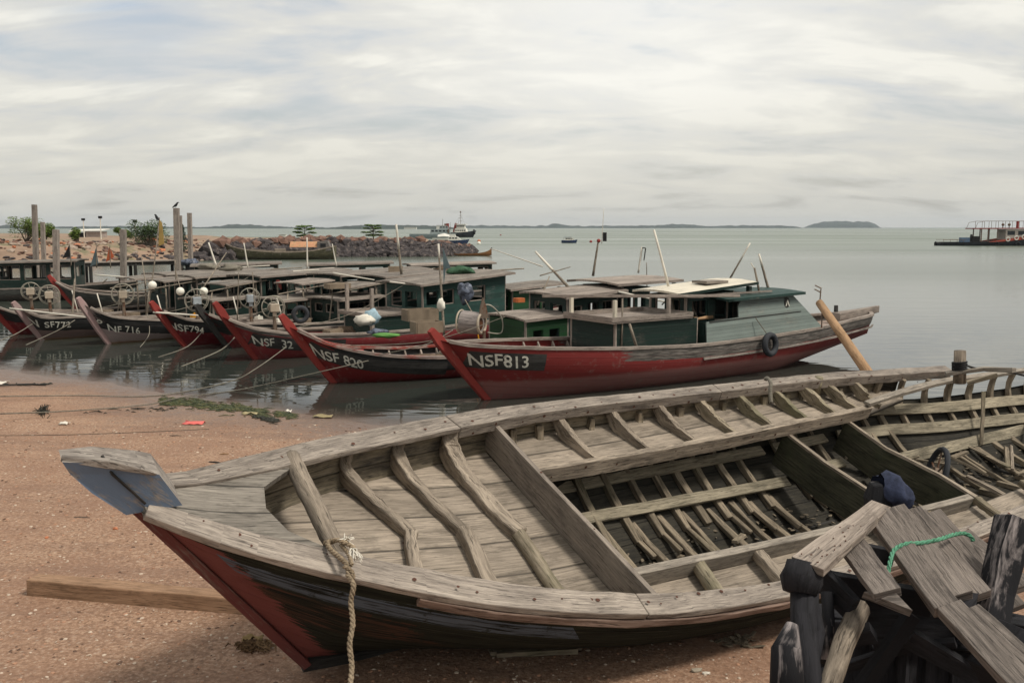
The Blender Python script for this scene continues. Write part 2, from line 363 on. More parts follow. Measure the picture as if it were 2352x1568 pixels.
def hull_mat(name, top, mid, low, vtop, ztop, xtop=-9, edge=.035, bandcol=None, xband=99, boot=None):
    """painted planks: top strake, main colour, faded colour near the waterline; UV.x station, UV.y girth below gunwale"""
    m, nt, p = newmat(name); tc = N(nt, 'ShaderNodeTexCoord'); sp = N(nt, 'ShaderNodeSeparateXYZ', i_0=(tc, 2)); so_ = N(nt, 'ShaderNodeSeparateXYZ', i_0=(tc, 3))
    mp = N(nt, 'ShaderNodeMapping', i_0=(tc, 2)); mp.inputs['Scale'].default_value = (1.0, 14, 1)
    g = N(nt, 'ShaderNodeTexNoise', i_Vector=mp, i_Scale=2.5, i_Detail=7.0, i_Roughness=.65)
    g3 = N(nt, 'ShaderNodeTexNoise', i_Vector=(tc, 3), i_Scale=5.0, i_Detail=6.0, i_Roughness=.7)
    gj = M(nt, 'SUBTRACT', g, .5)
    def shade(c, a=.75, b=1.25): return MIX(nt, g, tuple(x*a for x in c), tuple(min(1, x*b) for x in c))
    midc = shade(mid); lowc = shade(low)
    zf = M(nt, 'ADD', (so_, 2), M(nt, 'MULTIPLY', gj, .12))
    col = MIX(nt, RAMP(nt, M(nt, 'MULTIPLY', M(nt, 'ADD', zf, 1.0), .5), [((1+ztop)/2-.02, 1.0), ((1+ztop)/2+.02, 0.0)]), midc, lowc)
    col = MIX(nt, RAMP(nt, g3, [(.55, 0.0), (.68, .55)]), col, (.21, .15, .13))
    vf = M(nt, 'ADD', (sp, 1), M(nt, 'MULTIPLY', gj, .08))
    tm = M(nt, 'LESS_THAN', vf, vtop)
    xm = M(nt, 'GREATER_THAN', M(nt, 'ADD', (sp, 0), M(nt, 'MULTIPLY', gj, 1.6)), xtop)
    tcol = MIX(nt, RAMP(nt, g, [(.42, 0.0), (.60, 1.0)]), tuple(x*.45 for x in top), tuple(min(1, x*1.7) for x in top))
    col = MIX(nt, M(nt, 'MULTIPLY', tm, xm), col, tcol)
    if boot: col = MIX(nt, M(nt, 'LESS_THAN', zf, .055), col, boot)
    seam = RAMP(nt, M(nt, 'PINGPONG', M(nt, 'DIVIDE', (sp, 1), .17), .5), [(0, 1.0), (.05, 0.0)])
    col = MIX(nt, M(nt, 'MULTIPLY', seam, .4), col, tuple(x*.4 for x in mid))
    nt.links.new(col.outputs[2], p.inputs['Base Color']); p.inputs['Roughness'].default_value = .6; p.inputs['Specular IOR Level'].default_value = .3
    bump(nt, p, M(nt, 'SUBTRACT', g, seam), .35, .01)
    return m

# ---------------------------------------------------------------- ground, water, sky land
SHX = [-80, -40, -20, -13, -9.4, -7.4, -5.1, -3.5, -2.2, 0.5, 4, 8, 14, 40]
SHY = [60, 38, 27, 23, 21, 19.5, 18.0, 17.0, 16.4, 16.0, 15.6, 14.5, 12, 6]
ysh = lambda x: lerp(x, SHX, SHY)
def shore_d(x, y): return (ysh(x)-y)*.86
def ground_z(x, y):
    d_ = shore_d(x, y)
    z = .034*d_ if d_ > 0 else .07*d_
    z = min(z, .42); z = max(z, -.9)
    if d_ > -1: z += (.022*mn.noise(V((x*.35, y*.35, 0)))+.008*mn.noise(V((x*1.3, y*1.3, 3))))*min(1, max(0, d_+.5))
    return z
def axis_steps(bps):
    o = []
    for a, b, s_ in bps: o += fr(a, b, s_)[:-1]
    return o+[bps[-1][1]]
xs = axis_steps([(-90, -30, 5), (-30, -14, 1), (-14, 8, .22), (8, 20, 1), (20, 60, 6)])
ys = axis_steps([(-10, 0, 2), (0, 18, .2), (18, 30, .6), (30, 70, 6)])
b = MB(); b.grid([[V((x, y, ground_z(x, y))) for y in ys] for x in xs], uv=[[(x, y) for y in ys] for x in xs])
m, nt, p = newmat('coarse sand'); tc = N(nt, 'ShaderNodeTexCoord'); geo = N(nt, 'ShaderNodeNewGeometry')
a1 = N(nt, 'ShaderNodeTexNoise', i_Vector=(tc, 3), i_Scale=26.0, i_Detail=8.0, i_Roughness=.75)
a2 = N(nt, 'ShaderNodeTexNoise', i_Vector=(tc, 3), i_Scale=.9, i_Detail=5.0, i_Roughness=.6)
a3 = N(nt, 'ShaderNodeTexVoronoi', i_Vector=(tc, 3), i_Scale=55.0)
a4 = N(nt, 'ShaderNodeTexNoise', i_Vector=(tc, 3), i_Scale=7.0, i_Detail=4.0, i_Roughness=.6)
col = RAMP(nt, a1, [(.32, (.11, .062, .039)), (.5, (.275, .160, .097)), (.66, (.46, .315, .22))])
col = MIX(nt, RAMP(nt, a2, [(.38, .55), (.6, 0.0)]), col, (.215, .115, .07))
col = MIX(nt, RAMP(nt, (a3, 1), [(.80, 0.0), (.93, .5)]), col, (.5, .4, .31))
sp = N(nt, 'ShaderNodeSeparateXYZ', i_0=(geo, 0))
wet = RAMP(nt, M(nt, 'ADD', M(nt, 'MULTIPLY', (sp, 2), 5.0), M(nt, 'MULTIPLY', M(nt, 'SUBTRACT', a4, .5), .5)), [(.05, 1.0), (.42, 0.0)])
mp_ = N(nt, 'ShaderNodeMapping', i_0=(tc, 3)); mp_.inputs['Scale'].default_value = (.22, 1.6, 1); mp_.inputs['Rotation'].default_value = (0, 0, R(-12))
a5 = N(nt, 'ShaderNodeTexNoise', i_Vector=mp_, i_Scale=1.1, i_Detail=6.0, i_Roughness=.65)
col = MIX(nt, RAMP(nt, a5, [(.5, 0.0), (.62, .38)]), col, (.16, .09, .06))
col = MIX(nt, M(nt, 'MULTIPLY', wet, .72), col, (.10, .068, .052))
nt.links.new(col.outputs[2], p.inputs['Base Color'])
nt.links.new(M(nt, 'SUBTRACT', .95, M(nt, 'MULTIPLY', wet, .62)).outputs[0], p.inputs['Roughness'])
a6 = N(nt, 'ShaderNodeTexVoronoi', i_Vector=(tc, 3), i_Scale=1.9, feature='SMOOTH_F1'); dimp = RAMP(nt, (a6, 0), [(.05, 0.0), (.26, 1.0)])
bump(nt, p, M(nt, 'MULTIPLY', M(nt, 'ADD', a1, M(nt, 'ADD', M(nt, 'MULTIPLY', dimp, 1.3), M(nt, 'MULTIPLY', a4, 2.2))), M(nt, 'SUBTRACT', 1.0, M(nt, 'MULTIPLY', wet, .8))), .8, .02)
m_sand = m
tag(b.build('beach', m_sand, smooth=True), 'coarse orange brown sand beach sloping to the water', None, kind='structure')

# water: one sheet to the horizon
xs = axis_steps([(-14000, -2000, 3000), (-2000, -200, 300), (-200, -20, 20), (-20, 20, .8), (20, 200, 20), (200, 2000, 300), (2000, 14000, 3000)])
ys = axis_steps([(4, 12, 2), (12, 30, .8), (30, 120, 10), (120, 600, 60), (600, 3000, 400), (3000, 16000, 2600)])
b = MB(); b.grid([[V((x, y, 0)) for y in ys] for x in xs], uv=[[(x, y) for y in ys] for x in xs])
m, nt, p = newmat('sea water'); geo = N(nt, 'ShaderNodeNewGeometry'); sp = N(nt, 'ShaderNodeSeparateXYZ', i_0=(geo, 0))
at_ = N(nt, 'ShaderNodeAttribute', attribute_name='shore')
mp = N(nt, 'ShaderNodeMapping', i_0=(geo, 0)); mp.inputs['Scale'].default_value = (.5, 2.0, 1)
r1 = N(nt, 'ShaderNodeTexNoise', i_Vector=mp, i_Scale=1.15, i_Detail=2.0, i_Roughness=.55, i_Distortion=.4)
mpb = N(nt, 'ShaderNodeMapping', i_0=(geo, 0)); mpb.inputs['Scale'].default_value = (.05, .22, 1)
r2 = N(nt, 'ShaderNodeTexNoise', i_Vector=mpb, i_Scale=1.0, i_Detail=6.0, i_Roughness=.7)
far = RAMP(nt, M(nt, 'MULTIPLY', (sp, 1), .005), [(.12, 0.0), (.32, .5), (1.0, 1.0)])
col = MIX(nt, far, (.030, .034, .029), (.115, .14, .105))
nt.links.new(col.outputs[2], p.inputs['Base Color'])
nt.links.new(M(nt, 'ADD', .015, M(nt, 'MULTIPLY', M(nt, 'MULTIPLY', far, RAMP(nt, N(nt, 'ShaderNodeTexNoise', i_Vector=N(nt, 'ShaderNodeMapping', i_0=(geo, 0), i_Scale=(.004, .02, 1)), i_Scale=1.0, i_Detail=3.0), [(.35, .55), (.65, 1.0)])), .42)).outputs[0], p.inputs['Roughness'])
p.inputs['IOR'].default_value = 1.33; p.inputs['Specular IOR Level'].default_value = .5
hh = M(nt, 'ADD', M(nt, 'MULTIPLY', r1, .42), M(nt, 'MULTIPLY', r2, M(nt, 'MULTIPLY', far, 6.0)))
bb = N(nt, 'ShaderNodeBump', i_Strength=.4, i_Distance=.05); nt.links.new(hh.outputs[0], bb.inputs['Height']); nt.links.new(bb.outputs[0], p.inputs['Normal'])
nt.links.new(RAMP(nt, (at_, 2), [(0, .05), (.35, .55), (1.0, 1.0)]).outputs[0], p.inputs['Alpha'])
m_sea = m
o = b.build('sea', m_sea); tag(o, 'calm grey green sea reflecting the overcast sky', None, kind='structure')
ca = o.data.attributes.new('shore', 'FLOAT', 'POINT'); ca.data.foreach_set('value', [max(0, min(1, -shore_d(v.co.x, v.co.y)/1.6)) for v in o.data.vertices])

# ---------------------------------------------------------------- foreground wreck (local frame: s along, n up, t across, far side positive)
O = V((.47369196, 7.34753383, 1.34811182)); a_, f_ = R(56), R(22)
A_ = V((math.sin(a_), math.cos(a_), 0)); T_ = V((-math.cos(a_)*math.cos(f_), math.sin(a_)*math.cos(f_), math.sin(f_))); N_ = A_.cross(T_)
def L(s, n, t): return O+A_*s+N_*n+T_*t
hF = smooth([-3.46, -3.4, -3.0, -2.6, -2.2, -1.8, -1.4, -1.0, -.6, -.2, .2, .6, 1, 2, 3, 4, 5, 6, 7, 8, 10, 12], [.74, .721, .567, .461, .373, .291, .206, .138, .08, .031, -.011, -.041, -.072, -.118, -.146, -.155, -.162, -.163, -.16, -.15, -.08, .05])
wF = smooth([-3.55, -3.4, -3.0, -2.6, -2.2, -1.8, -1.4, -1.0, -.6, -.2, .2, .6, 1, 2, 3, 4, 5, 6, 7, 8, 10, 12], [.09, .167, .362, .556, .73, .898, 1.037, 1.154, 1.26, 1.345, 1.405, 1.447, 1.476, 1.5, 1.5, 1.48, 1.44, 1.36, 1.17, 1.07, .92, .8])
wG = lambda s: wF(s) if s < 5.9 else lerp(s, [5.9, 7, 8, 9], [wF(5.9), 1.27, 1.15, 1.0])
def kF(s):
    return -1.03+(-2.18-s)*1.37 if s < -2.18 else lerp(s, [-2.18, -1, 4, 9, 12], [-1.03, -1.12, -1.15, -1.05, -.6])
pF = lambda s: lerp(s, [-3.4, -2.5, -1.5, 0, 2, 7, 10, 12], [1.15, 1.35, 1.8, 2.4, 2.9, 3.3, 3.4, 3])
def hull(s, u, side, inset=0.0):
    h, k, w_ = hF(s), min(kF(s), hF(s)-.02), wF(s)
    t = max(.0, w_*(1-u**pF(s))-inset); return L(s, h+(k-h)*u+inset*.5*u, side*t)
def t_at(s, n):
    h, k = hF(s), kF(s); u = max(0, min(1, (h-n)/(h-k))); return wF(s)*(1-u**pF(s))
wreck = thing('wrecked_wooden_boat', 'large weathered open boat hull heeled over on the sand in front, pale blue prow', 'boat', L(0, -1.15, 0), world=True)
# hull outside
SS = fr(-3.42, -2.2, .1)[:-1]+fr(-2.2, 1, .2)[:-1]+fr(1, 12, .4)
for_uv = lambda s, u: (s-(-2.18-(hF(s)+(kF(s)-hF(s))*u+1.03)/1.37), u*(hF(s)-kF(s)))
b = MB()
for side in (-1, 1):
    us = [i/14 for i in range(15)]
    if side == -1: b.grid([[hull(s, u, side) for u in us] for s in SS], uv=[[for_uv(s, u) for u in us] for s in SS])
    else:
        jx = [i for i, s in enumerate(SS) if s >= 6.5][0]; S1 = SS[:jx+1]; S2 = SS[jx:]
        b.grid([[hull(s, u, side) for u in us] for s in S1], uv=[[for_uv(s, u) for u in us] for s in S1], flip=True)
        us2 = [.40+.60*i/12 for i in range(13)]
        b.grid([[hull(s, u, side) for u in us2] for s in S2], uv=[[for_uv(s, u) for u in us2] for s in S2], flip=True)
m, nt, p = newmat('wreck hull paint'); tc = N(nt, 'ShaderNodeTexCoord'); sp = N(nt, 'ShaderNodeSeparateXYZ', i_0=(tc, 2))
mp = N(nt, 'ShaderNodeMapping', i_0=(tc, 2)); mp.inputs['Scale'].default_value = (1.2, 15, 1)
g = N(nt, 'ShaderNodeTexNoise', i_Vector=mp, i_Scale=2.2, i_Detail=9.0, i_Roughness=.7, i_Distortion=.5)
g3 = N(nt, 'ShaderNodeTexNoise', i_Vector=(tc, 3), i_Scale=4.0, i_Detail=8.0, i_Roughness=.7)
gj = M(nt, 'SUBTRACT', g, .5)
black = RAMP(nt, g, [(.35, (.005, .006, .005)), (.62, (.024, .027, .019)), (.72, (.10, .09, .075))])
red = MIX(nt, g3, (.11, .03, .028), (.21, .075, .068)); blue = MIX(nt, g, (.03, .04, .055), (.13, .16, .20))
x = M(nt, 'ADD', (sp, 0), M(nt, 'MULTIPLY', gj, .45)); v_ = M(nt, 'ADD', (sp, 1), M(nt, 'MULTIPLY', gj, .22))
redx = M(nt, 'LESS_THAN', x, .27)
sidered = M(nt, 'MULTIPLY', M(nt, 'LESS_THAN', (M(nt, 'ADD', (sp, 0), M(nt, 'MULTIPLY', M(nt, 'SUBTRACT', g3, .5), 3.0))), .95), M(nt, 'LESS_THAN', M(nt, 'ABSOLUTE', M(nt, 'SUBTRACT', v_, .52)), .17))
col = MIX(nt, M(nt, 'MULTIPLY', sidered, RAMP(nt, g, [(.46, 0.0), (.60, .6)])), black, (.095, .034, .022))
bl = M(nt, 'MULTIPLY', M(nt, 'LESS_THAN', M(nt, 'ABSOLUTE', M(nt, 'SUBTRACT', v_, .235)), .07), M(nt, 'MULTIPLY', M(nt, 'GREATER_THAN', (sp, 0), .22), RAMP(nt, g3, [(.36, 0.0), (.42, 1.0)])))
bl = M(nt, 'MULTIPLY', bl, M(nt, 'MULTIPLY', M(nt, 'LESS_THAN', (sp, 0), 2.1), RAMP(nt, g, [(.40, .0), (.5, 1.0)])))
col = MIX(nt, M(nt, 'MULTIPLY', redx, M(nt, 'GREATER_THAN', v_, .10)), col, red)
col = MIX(nt, bl, col, blue)
seam = RAMP(nt, M(nt, 'PINGPONG', M(nt, 'DIVIDE', (sp, 1), .19), .5), [(0, 1.0), (.05, 0.0)])
col = MIX(nt, M(nt, 'MULTIPLY', M(nt, 'MULTIPLY', seam, .6), M(nt, 'GREATER_THAN', x, .27)), col, (.005, .005, .005))
nt.links.new(col.outputs[2], p.inputs['Base Color']); p.inputs['Roughness'].default_value = .85; p.inputs['Specular IOR Level'].default_value = .15
bump(nt, p, M(nt, 'SUBTRACT', g, seam), .7, .012)
b.build('hull', m, wreck, smooth=True)
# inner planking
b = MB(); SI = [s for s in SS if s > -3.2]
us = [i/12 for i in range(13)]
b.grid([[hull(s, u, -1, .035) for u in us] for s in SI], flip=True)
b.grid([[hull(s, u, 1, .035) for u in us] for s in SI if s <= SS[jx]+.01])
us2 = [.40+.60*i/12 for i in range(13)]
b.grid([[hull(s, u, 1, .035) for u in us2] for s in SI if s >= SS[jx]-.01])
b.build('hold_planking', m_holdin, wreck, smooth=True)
# bulwark inner skin over floor level, lighter wood
b = MB()
for side, s1 in ((1, 6.3), (-1, 8)):
    S1 = [s for s in SI if s <= s1]
    b.grid([[L(s, hF(s)-.02-k*.40/4, side*(t_at(s, hF(s)-.02-k*.1)-.045)) for k in range(5)] for s in S1], flip=(side < 0))
b.build('bulwark_planking', m_side, wreck, smooth=True)
fl = lambda s: lerp(s, [-3, -2.2, -1.6, -1, -.4, 0, 8], [.12, -.02, -.13, -.24, -.32, -.35, -.35])
# bow floor
b = MB(); S1 = fr(-2.9, 0, .1)
b.grid([[L(s, fl(s)+.004*mn.noise(V((s*3, k, 0))), (t_at(s, fl(s))-.04)*k/10) for k in range(-10, 11)] for s in S1], uv=[[(s, (t_at(s, fl(s)))*k/10) for k in range(-10, 11)] for s in S1])
o = b.build('floor', m_floor, wreck)
# side decks
far_in = lambda s: lerp(s, [0, .25, 1.6, 3.3, 5.2, 6.4], [.66, .66, .70, .76, .80, 1.0])
near_in = lambda s: lerp(s, [0, .3, 1.3, 2.4, 3.5, 4.7, 8], [.79, .79, .82, .86, .91, .95, .8])
for side, fn, s1 in ((1, far_in, 6.4), (-1, near_in, 8)):
    b = MB(); S1 = fr(0, s1, .25)
    P = [[L(s, -.35+(hF(s)+.07)*.6, side*(fn(s)+(t_at(s, -.35)-.03-fn(s))*k/5)) for k in range(6)] for s in S1]
    b.grid(P, flip=(side < 0)); b.build('side_deck', m_floor, wreck, solid=-.03)
# coaming beams along the hold
def beam(name, pts, wd, ht, mt, jit=.004, bev=.006, **k):
    b = MB(); b.sweep(pts, (wd, ht), N_, jit=jit, **k); return b.build(name, mt, wreck, bevel=bev)
beam('coaming', [L(s, -.26+(hF(s)+.07)*.6, far_in(s)-.02) for s in fr(.02, 5.3, .4)], .07, .16, m_frame)
beam('coaming', [L(s, -.27+(hF(s)+.07)*.6, -near_in(s)+.02) for s in fr(.02, 4.8, .4)], .08, .15, m_wood)
# gunwale caps
def cap_width(s): return lerp(s, [-3.4, -2.6, -1.8, -.7, 0, 1, 7], [.12, .19, .22, .21, .19, .15, .13])
for side in (-1, 1):
    for k, (s0, s1) in enumerate(((-3.40, -.25), (-.25, 12)) if side < 0 else ((-3.40, -.48), (-.48, 3.2), (3.2, 7.5))):
        S1 = fr(s0+.004, s1-.004, .2); th = .05 if (side < 0 or k == 0) else .12
        b = MB()
        b.sweep([L(s, hF(s)+(.03-th/2 if th > .1 else .0), side*(wG(s)-cap_width(s)/2+.015)) for s in S1], [(cap_width(s)+.02, th) for s in S1], N_, jit=.005)
        b.build('gunwale', m_cap, wreck, bevel=.008)
    if side < 0:   # rubbing strake under the near gunwale
        b = MB(); S1 = fr(-1.9, 11, .25); b.sweep([L(s, hF(s)-.065, side*(wF(s)+.012)) for s in S1], (.05, .06), N_, jit=.006)
        b.build('rubbing_strake', wood('worn strake', (.06, .035, .025), (.27, .19, .15)), wreck, bevel=.008)
# bow deck with curved after edge
b = MB()
def edge_s(t): return lerp(abs(t), [0, .25, .40, .55, .70, .85], [-2.62, -2.55, -2.38, -2.20, -2.0, -1.8])
def half(s): return max(.02, wF(s)-.004)
cols = []
for k in range(-12, 13):
    row = []
    for i in range(15):
        q = i/14; s = -3.40+(q)*1.6; t = half(s)*k/12
        e = edge_s(t)
        for _ in range(3): s = -3.40+(e+3.40)*q; t = half(s)*k/12; e = edge_s(t)
        row.append(L(s, hF(s)+.012, t))
    cols.append(row)
b.grid(cols, uv=[[((p-O).dot(A_), (p-O).dot(T_)+(p-O).dot(A_)*-.02) for p in r_] for r_ in cols], flip=True)
m_deck2 = wood('bow deck', (.095, .083, .07), (.32, .285, .24), seam=.29, bs=.4)
b.build('bow_deck', m_deck2, wreck, solid=-.045)
# prow block: blue sides, bare top, split in two
prof = [(-3.79, 1.0), (-3.83, 1.09), (-3.66, 1.07), (-3.42, .99), (-3.33, .95), (-3.19, .71), (-3.50, .69), (-3.68, .865)]
b = MB()
def Pp(i, t, s_=1): return L(prof[i][0], prof[i][1], t*s_)
wd = [.055, .06, .085, .105, .11, .12, .10, .08]
n = len(prof)
rows = [[L(prof[i][0], prof[i][1], wd[i]*t) for i in range(n)] for t in (-1, 1)]
for r_, fl_ in ((rows[0], 1), (rows[1], 0)):
    b.q(r_[::-1] if fl_ else r_, m=1)
for i in range(n):
    j = (i+1) % n; b.q([rows[0][i], rows[0][j], rows[1][j], rows[1][i]], m=0 if i in (0, 1, 2, 3, 4, 7) else 1)
m_prowtop = wood('prow top wood', (.10, .085, .075), (.34, .30, .26), grain=(3, 14), bs=1.2)
m_prowblue = wood('pale blue prow paint', (.10, .085, .075), (.30, .27, .24), paint=(.125, .17, .24), wear=.54, grain=(3, 14), rough=.7, bs=.35)
b.build('prow', [m_prowtop, m_prowblue], wreck, bevel=.012)
b = MB(); b.sweep([L(-3.62, 1.065, -.01), L(-3.58, .99, -.096), L(-3.40, .76, -.112)], [(.012, .012)]*3, N_); b.build('prow_crack', m_dark, wreck)
b = MB(); b.sweep([L(-3.83, 1.10, -.03), L(-3.6, 1.062, -.085), L(-3.44, 1.0, -.098), L(-3.35, .95, -.106)], [(.03, .03), (.035, .04), (.03, .04), (.02, .02)], N_, jit=.008); b.build('prow_edge', m_prowtop, wreck, bevel=.005)
# stem timber down to the forefoot
b = MB(); pts = [L(s, kF(s)+.0, 0) for s in fr(-3.52, -2.18, .15)]; b.sweep(pts, [(.15, .07)]*len(pts), A_, jit=.002)
b.build('stem', wood('red stem timber', (.10, .05, .04), (.24, .15, .13), paint=(.16, .052, .047), wear=.54, bs=.4), wreck, bevel=.01)
b = MB(); b.sweep([L(s, kF(s)-.03, 0) for s in fr(-2.2, 12, .6)], (.12, .1), N_); b.build('keel', m_dark, wreck)
# cross timbers on the bow floor
def rib(name, pts, sizes, mt=m_frame, tube=False, bev=.018):
    b = MB(); c = curve(pts, 5); n_ = len(c)
    sz = [tuple(lerp(i/(n_-1)*(len(sizes)-1), list(range(len(sizes))), [q[k] for q in sizes]) for k in (0, 1)) for i in range(n_)]
    if tube: b.tube(c, [q[0]/2 for q in sz], n=9, jit=.05)
    else: b.sweep(c, sz, N_, jit=.006)
    return b.build(name, mt, wreck, smooth=tube, bevel=0 if tube else bev)
rib('cross_timber', [L(-2.20, .36, .66), L(-2.24, .38, .35), L(-2.25, .37, .05), L(-2.27, .36, -.27), L(-2.26, .36, -.52)], [(.13, .13), (.135, .13), (.14, .14), (.125, .12), (.12, .11)], tube=True)
rib('frame_timber', [L(-1.62, .20, .90), L(-1.66, .02, .82), L(-1.56, -.07, .60), L(-1.46, -.10, .30), L(-1.40, -.11, .10)], [(.09, .09), (.10, .13), (.10, .11), (.085, .09), (.10, .08)])
rib('frame_timber', [L(-1.40, -.11, .11), L(-1.46, -.11, .0), L(-1.58, -.10, -.35), L(-1.62, -.08, -.6)], [(.10, .10), (.09, .1), (.10, .10), (.1, .1)])
rib('frame_timber', [L(-1.03, .10, 1.12), L(-1.10, -.05, 1.02), L(-1.05, -.17, .80), L(-.98, -.20, .45), L(-.92, -.21, .12)], [(.10, .10), (.11, .15), (.10, .12), (.095, .1), (.10, .10)])
rib('frame_timber', [L(-.92, -.20, .13), L(-.95, -.20, -.1), L(-1.03, -.20, -.45), L(-1.08, -.18, -.8)], [(.10, .12), (.11, .13), (.12, .12), (.11, .11)])
rib('frame_timber', [L(-.45, .02, 1.2), L(-.52, -.12, 1.12), L(-.50, -.24, .92), L(-.48, -.27, .6), L(-.46, -.28, .30), L(-.42, -.27, .0)], [(.12, .12), (.15, .18), (.14, .15), (.135, .12), (.14, .13), (.14, .12)])
rib('frame_timber', [L(-.43, -.27, .02), L(-.45, -.27, -.2), L(-.5, -.27, -.6), L(-.52, -.26, -.95)], [(.13, .13), (.13, .12), (.12, .11), (.11, .10)], tube=True, mt=m_knee)
# three bulkhead boards
b = MB(); b.sweep([L(.02, -.18, 1.30), L(.02, -.19, .6), L(.02, -.19, 0), L(.02, -.19, -.6), L(.02, -.19, -1.22)], (.05, .31), N_, jit=.002); b.build('bulkhead', wood('bulkhead board', (.12, .10, .085), (.32, .27, .22), bs=.35), wreck, bevel=.006)
for s0, s1 in ((3.80, 3.85), (4.92, 5.10)):
    b = MB(); b.sweep([L(s0, -.62, .80), L(s0, -.63, .2), L(s1, -.62, -.4), L(s1, -.60, -.86)], (.045, .42), N_, jit=.003); bo = b.build('bulkhead', wood('mossy bulkhead', (.012, .013, .008), (.09, .085, .055), green=(.035, .045, .02)), wreck, bevel=.006)
    b = MB(); b.sweep([L(s0, -.40, .80), L(s0, -.41, .2), L(s1, -.40, -.4), L(s1, -.38, -.86)], (.055, .03), N_, jit=.004); b.build('bulkhead_cap', m_frame, bo)
m_string = wood('stringer timber', (.075, .065, .045), (.36, .31, .225))
# hold: ribs, stringers, loose pieces
k = 0
for s in [q*.34+.32 for q in range(18)]+[6.55+q*.46 for q in range(10)]:
    k += 1
    if 3.7 < s < 3.92 or 4.85 < s < 5.15: continue
    u0 = .16 if s < 5.9 else .06
    js = rnd.uniform(-.03, .03)
    pts = [hull(s+js, u0+(1-u0)*i/9, 1, .075) for i in range(10)]
    b = MB(); e_ = 9 if s < 6.3 else 7; b.sweep(pts[:e_], [(.075+rnd.uniform(-.01, .014), .065)]*e_, [(p-L(s, -.2, 0)) for p in pts[:e_]], jit=.009)
    b.build('rib', m_hold, wreck, bevel=.01)
    # floor timber crossing the bottom
    t1, t0 = rnd.uniform(.45, .55), rnd.uniform(-.75, -.60)
    z_ = lambda t: kF(s)+.075+.16*abs(t)**2
    b = MB(); js = rnd.uniform(-.05, .05)
    c = [L(s+.12+js+.03*mn.noise(V((s*3, t*2, 0))), z_(t)+.03, t) for t in (t1, .25, 0, -.3, t0)]
    b.sweep(c, [(rnd.uniform(.055, .085), rnd.uniform(.05, .08)) for _ in c], N_, jit=.007); b.build('floor_timber', m_hold, wreck, bevel=.012)
    if rnd.random() < .75:
        t2 = rnd.uniform(.2, .4); b = MB(); b.sweep([L(s+.02, z_(t2)+.05, t2+.1), L(s+.04, z_(0)+.05, t2-.2-rnd.uniform(0, .15))], (.055, .05), N_, jit=.006); b.build('short_timber', m_hold, wreck, bevel=.01)
    pts = [hull(s, u, -1, .07) for u in (.3, .45, .6, .75, .9)]
    b = MB(); b.sweep(pts, (.065, .06), [(p-L(s, -.2, 0)) for p in pts], jit=.005); b.build('rib', m_hold, wreck, bevel=.01)
for nm, pts in (('stringer', [L(s, -.74, .99-.01*s) for s in fr(.1, 3.74, .5)]), ('stringer', [L(s, -.86, .66-.045*s) for s in fr(.1, 3.74, .5)]),
                ('stringer', [L(s, -.58, t_at(s, -.58)-.15) for s in fr(5.6, 10.4, .5)]), ('stringer', [L(s, -.76, t_at(s, -.76)-.16) for s in fr(5.15, 10.4, .5)]), ('stringer', [L(s, -.88, .44) for s in fr(5.15, 10.4, .5)]),
                ('stringer', [L(s, -.72, .92) for s in fr(3.9, 4.85, .4)]), ('stringer', [L(s, -.85, .58) for s in fr(3.9, 4.85, .4)])):
    b = MB(); b.sweep(pts, (.125 if (pts[0]-O).dot(A_) < 4 else .15, .035), [T_*(-.35 if (pts[0]-O).dot(A_) < 5 else -.8)+N_]*len(pts), jit=.004); b.build(nm, m_string, wreck, bevel=.006)
b = MB(); b.sweep([L(.1, -.94, -.80), L(2.4, -.9, -.86)], (.1, .06), N_, jit=.004); b.build('stringer', m_hold, wreck, bevel=.006)
# ribs on the far side from 6.3 aft carry a loose rail
b = MB(); b.sweep([L(s, -.2, lerp(s, [5.2, 6, 7.1, 9.1, 10.6], [.80, .90, .99, .93, .88])) for s in fr(5.2, 10.6, .4)], (.085, .05), N_, jit=.008); b.build('rail', m_wood, wreck, bevel=.006)
# knees on the far side deck
for s in (.88, 1.6, 2.28, 2.92, 3.55, 4.15, 4.68, 5.12, 5.62):
    w_ = wF(s)-.05; fi = far_in(s)+.03; nz = -.35+(hF(s)+.07)*.6+.035
    if s > 5: fi -= .0
    j = rnd.uniform(-.04, .04)
    rib('knee', [L(s-.02, hF(s)-.08, w_-.02), L(s, (hF(s)+nz)/2, w_-.06), L(s+.03+j, nz+.045, w_-.2), L(s+.07+j, nz+.01, (w_+fi)/2-.02), L(s+.13+j, nz-.01, fi+.02)],
        [(.06, .07), (.075, .10), (.08, .15), (.07, .10), (.05, .055)], mt=m_knee if s > 2.5 else m_frame)
b = MB(); b.tube([L(4.95, -.33, 1.34), L(4.93, -.12, 1.37)], .055, n=8); b.build('stub_post', m_knee, wreck, smooth=True)
# near side deck timbers
rib('cross_timber', [L(.86, -.25, -.80), L(.80, -.26, -1.05), L(.74, -.26, -1.32)], [(.13, .11), (.13, .11), (.13, .11)], tube=True, mt=m_knee)
rib('cross_timber', [L(1.55, -.27, -.84), L(1.5, -.27, -1.1), L(1.45, -.27, -1.4)], [(.10, .09), (.10, .1), (.10, .1)])
for s in (3.2, 4.0, 4.9, 5.9): rib('cross_timber', [L(s, -.30, -near_in(s)), L(s-.03, -.30, -1.15), L(s-.06, -.30, -1.42)], [(.09, .08)]*3, mt=m_hold)
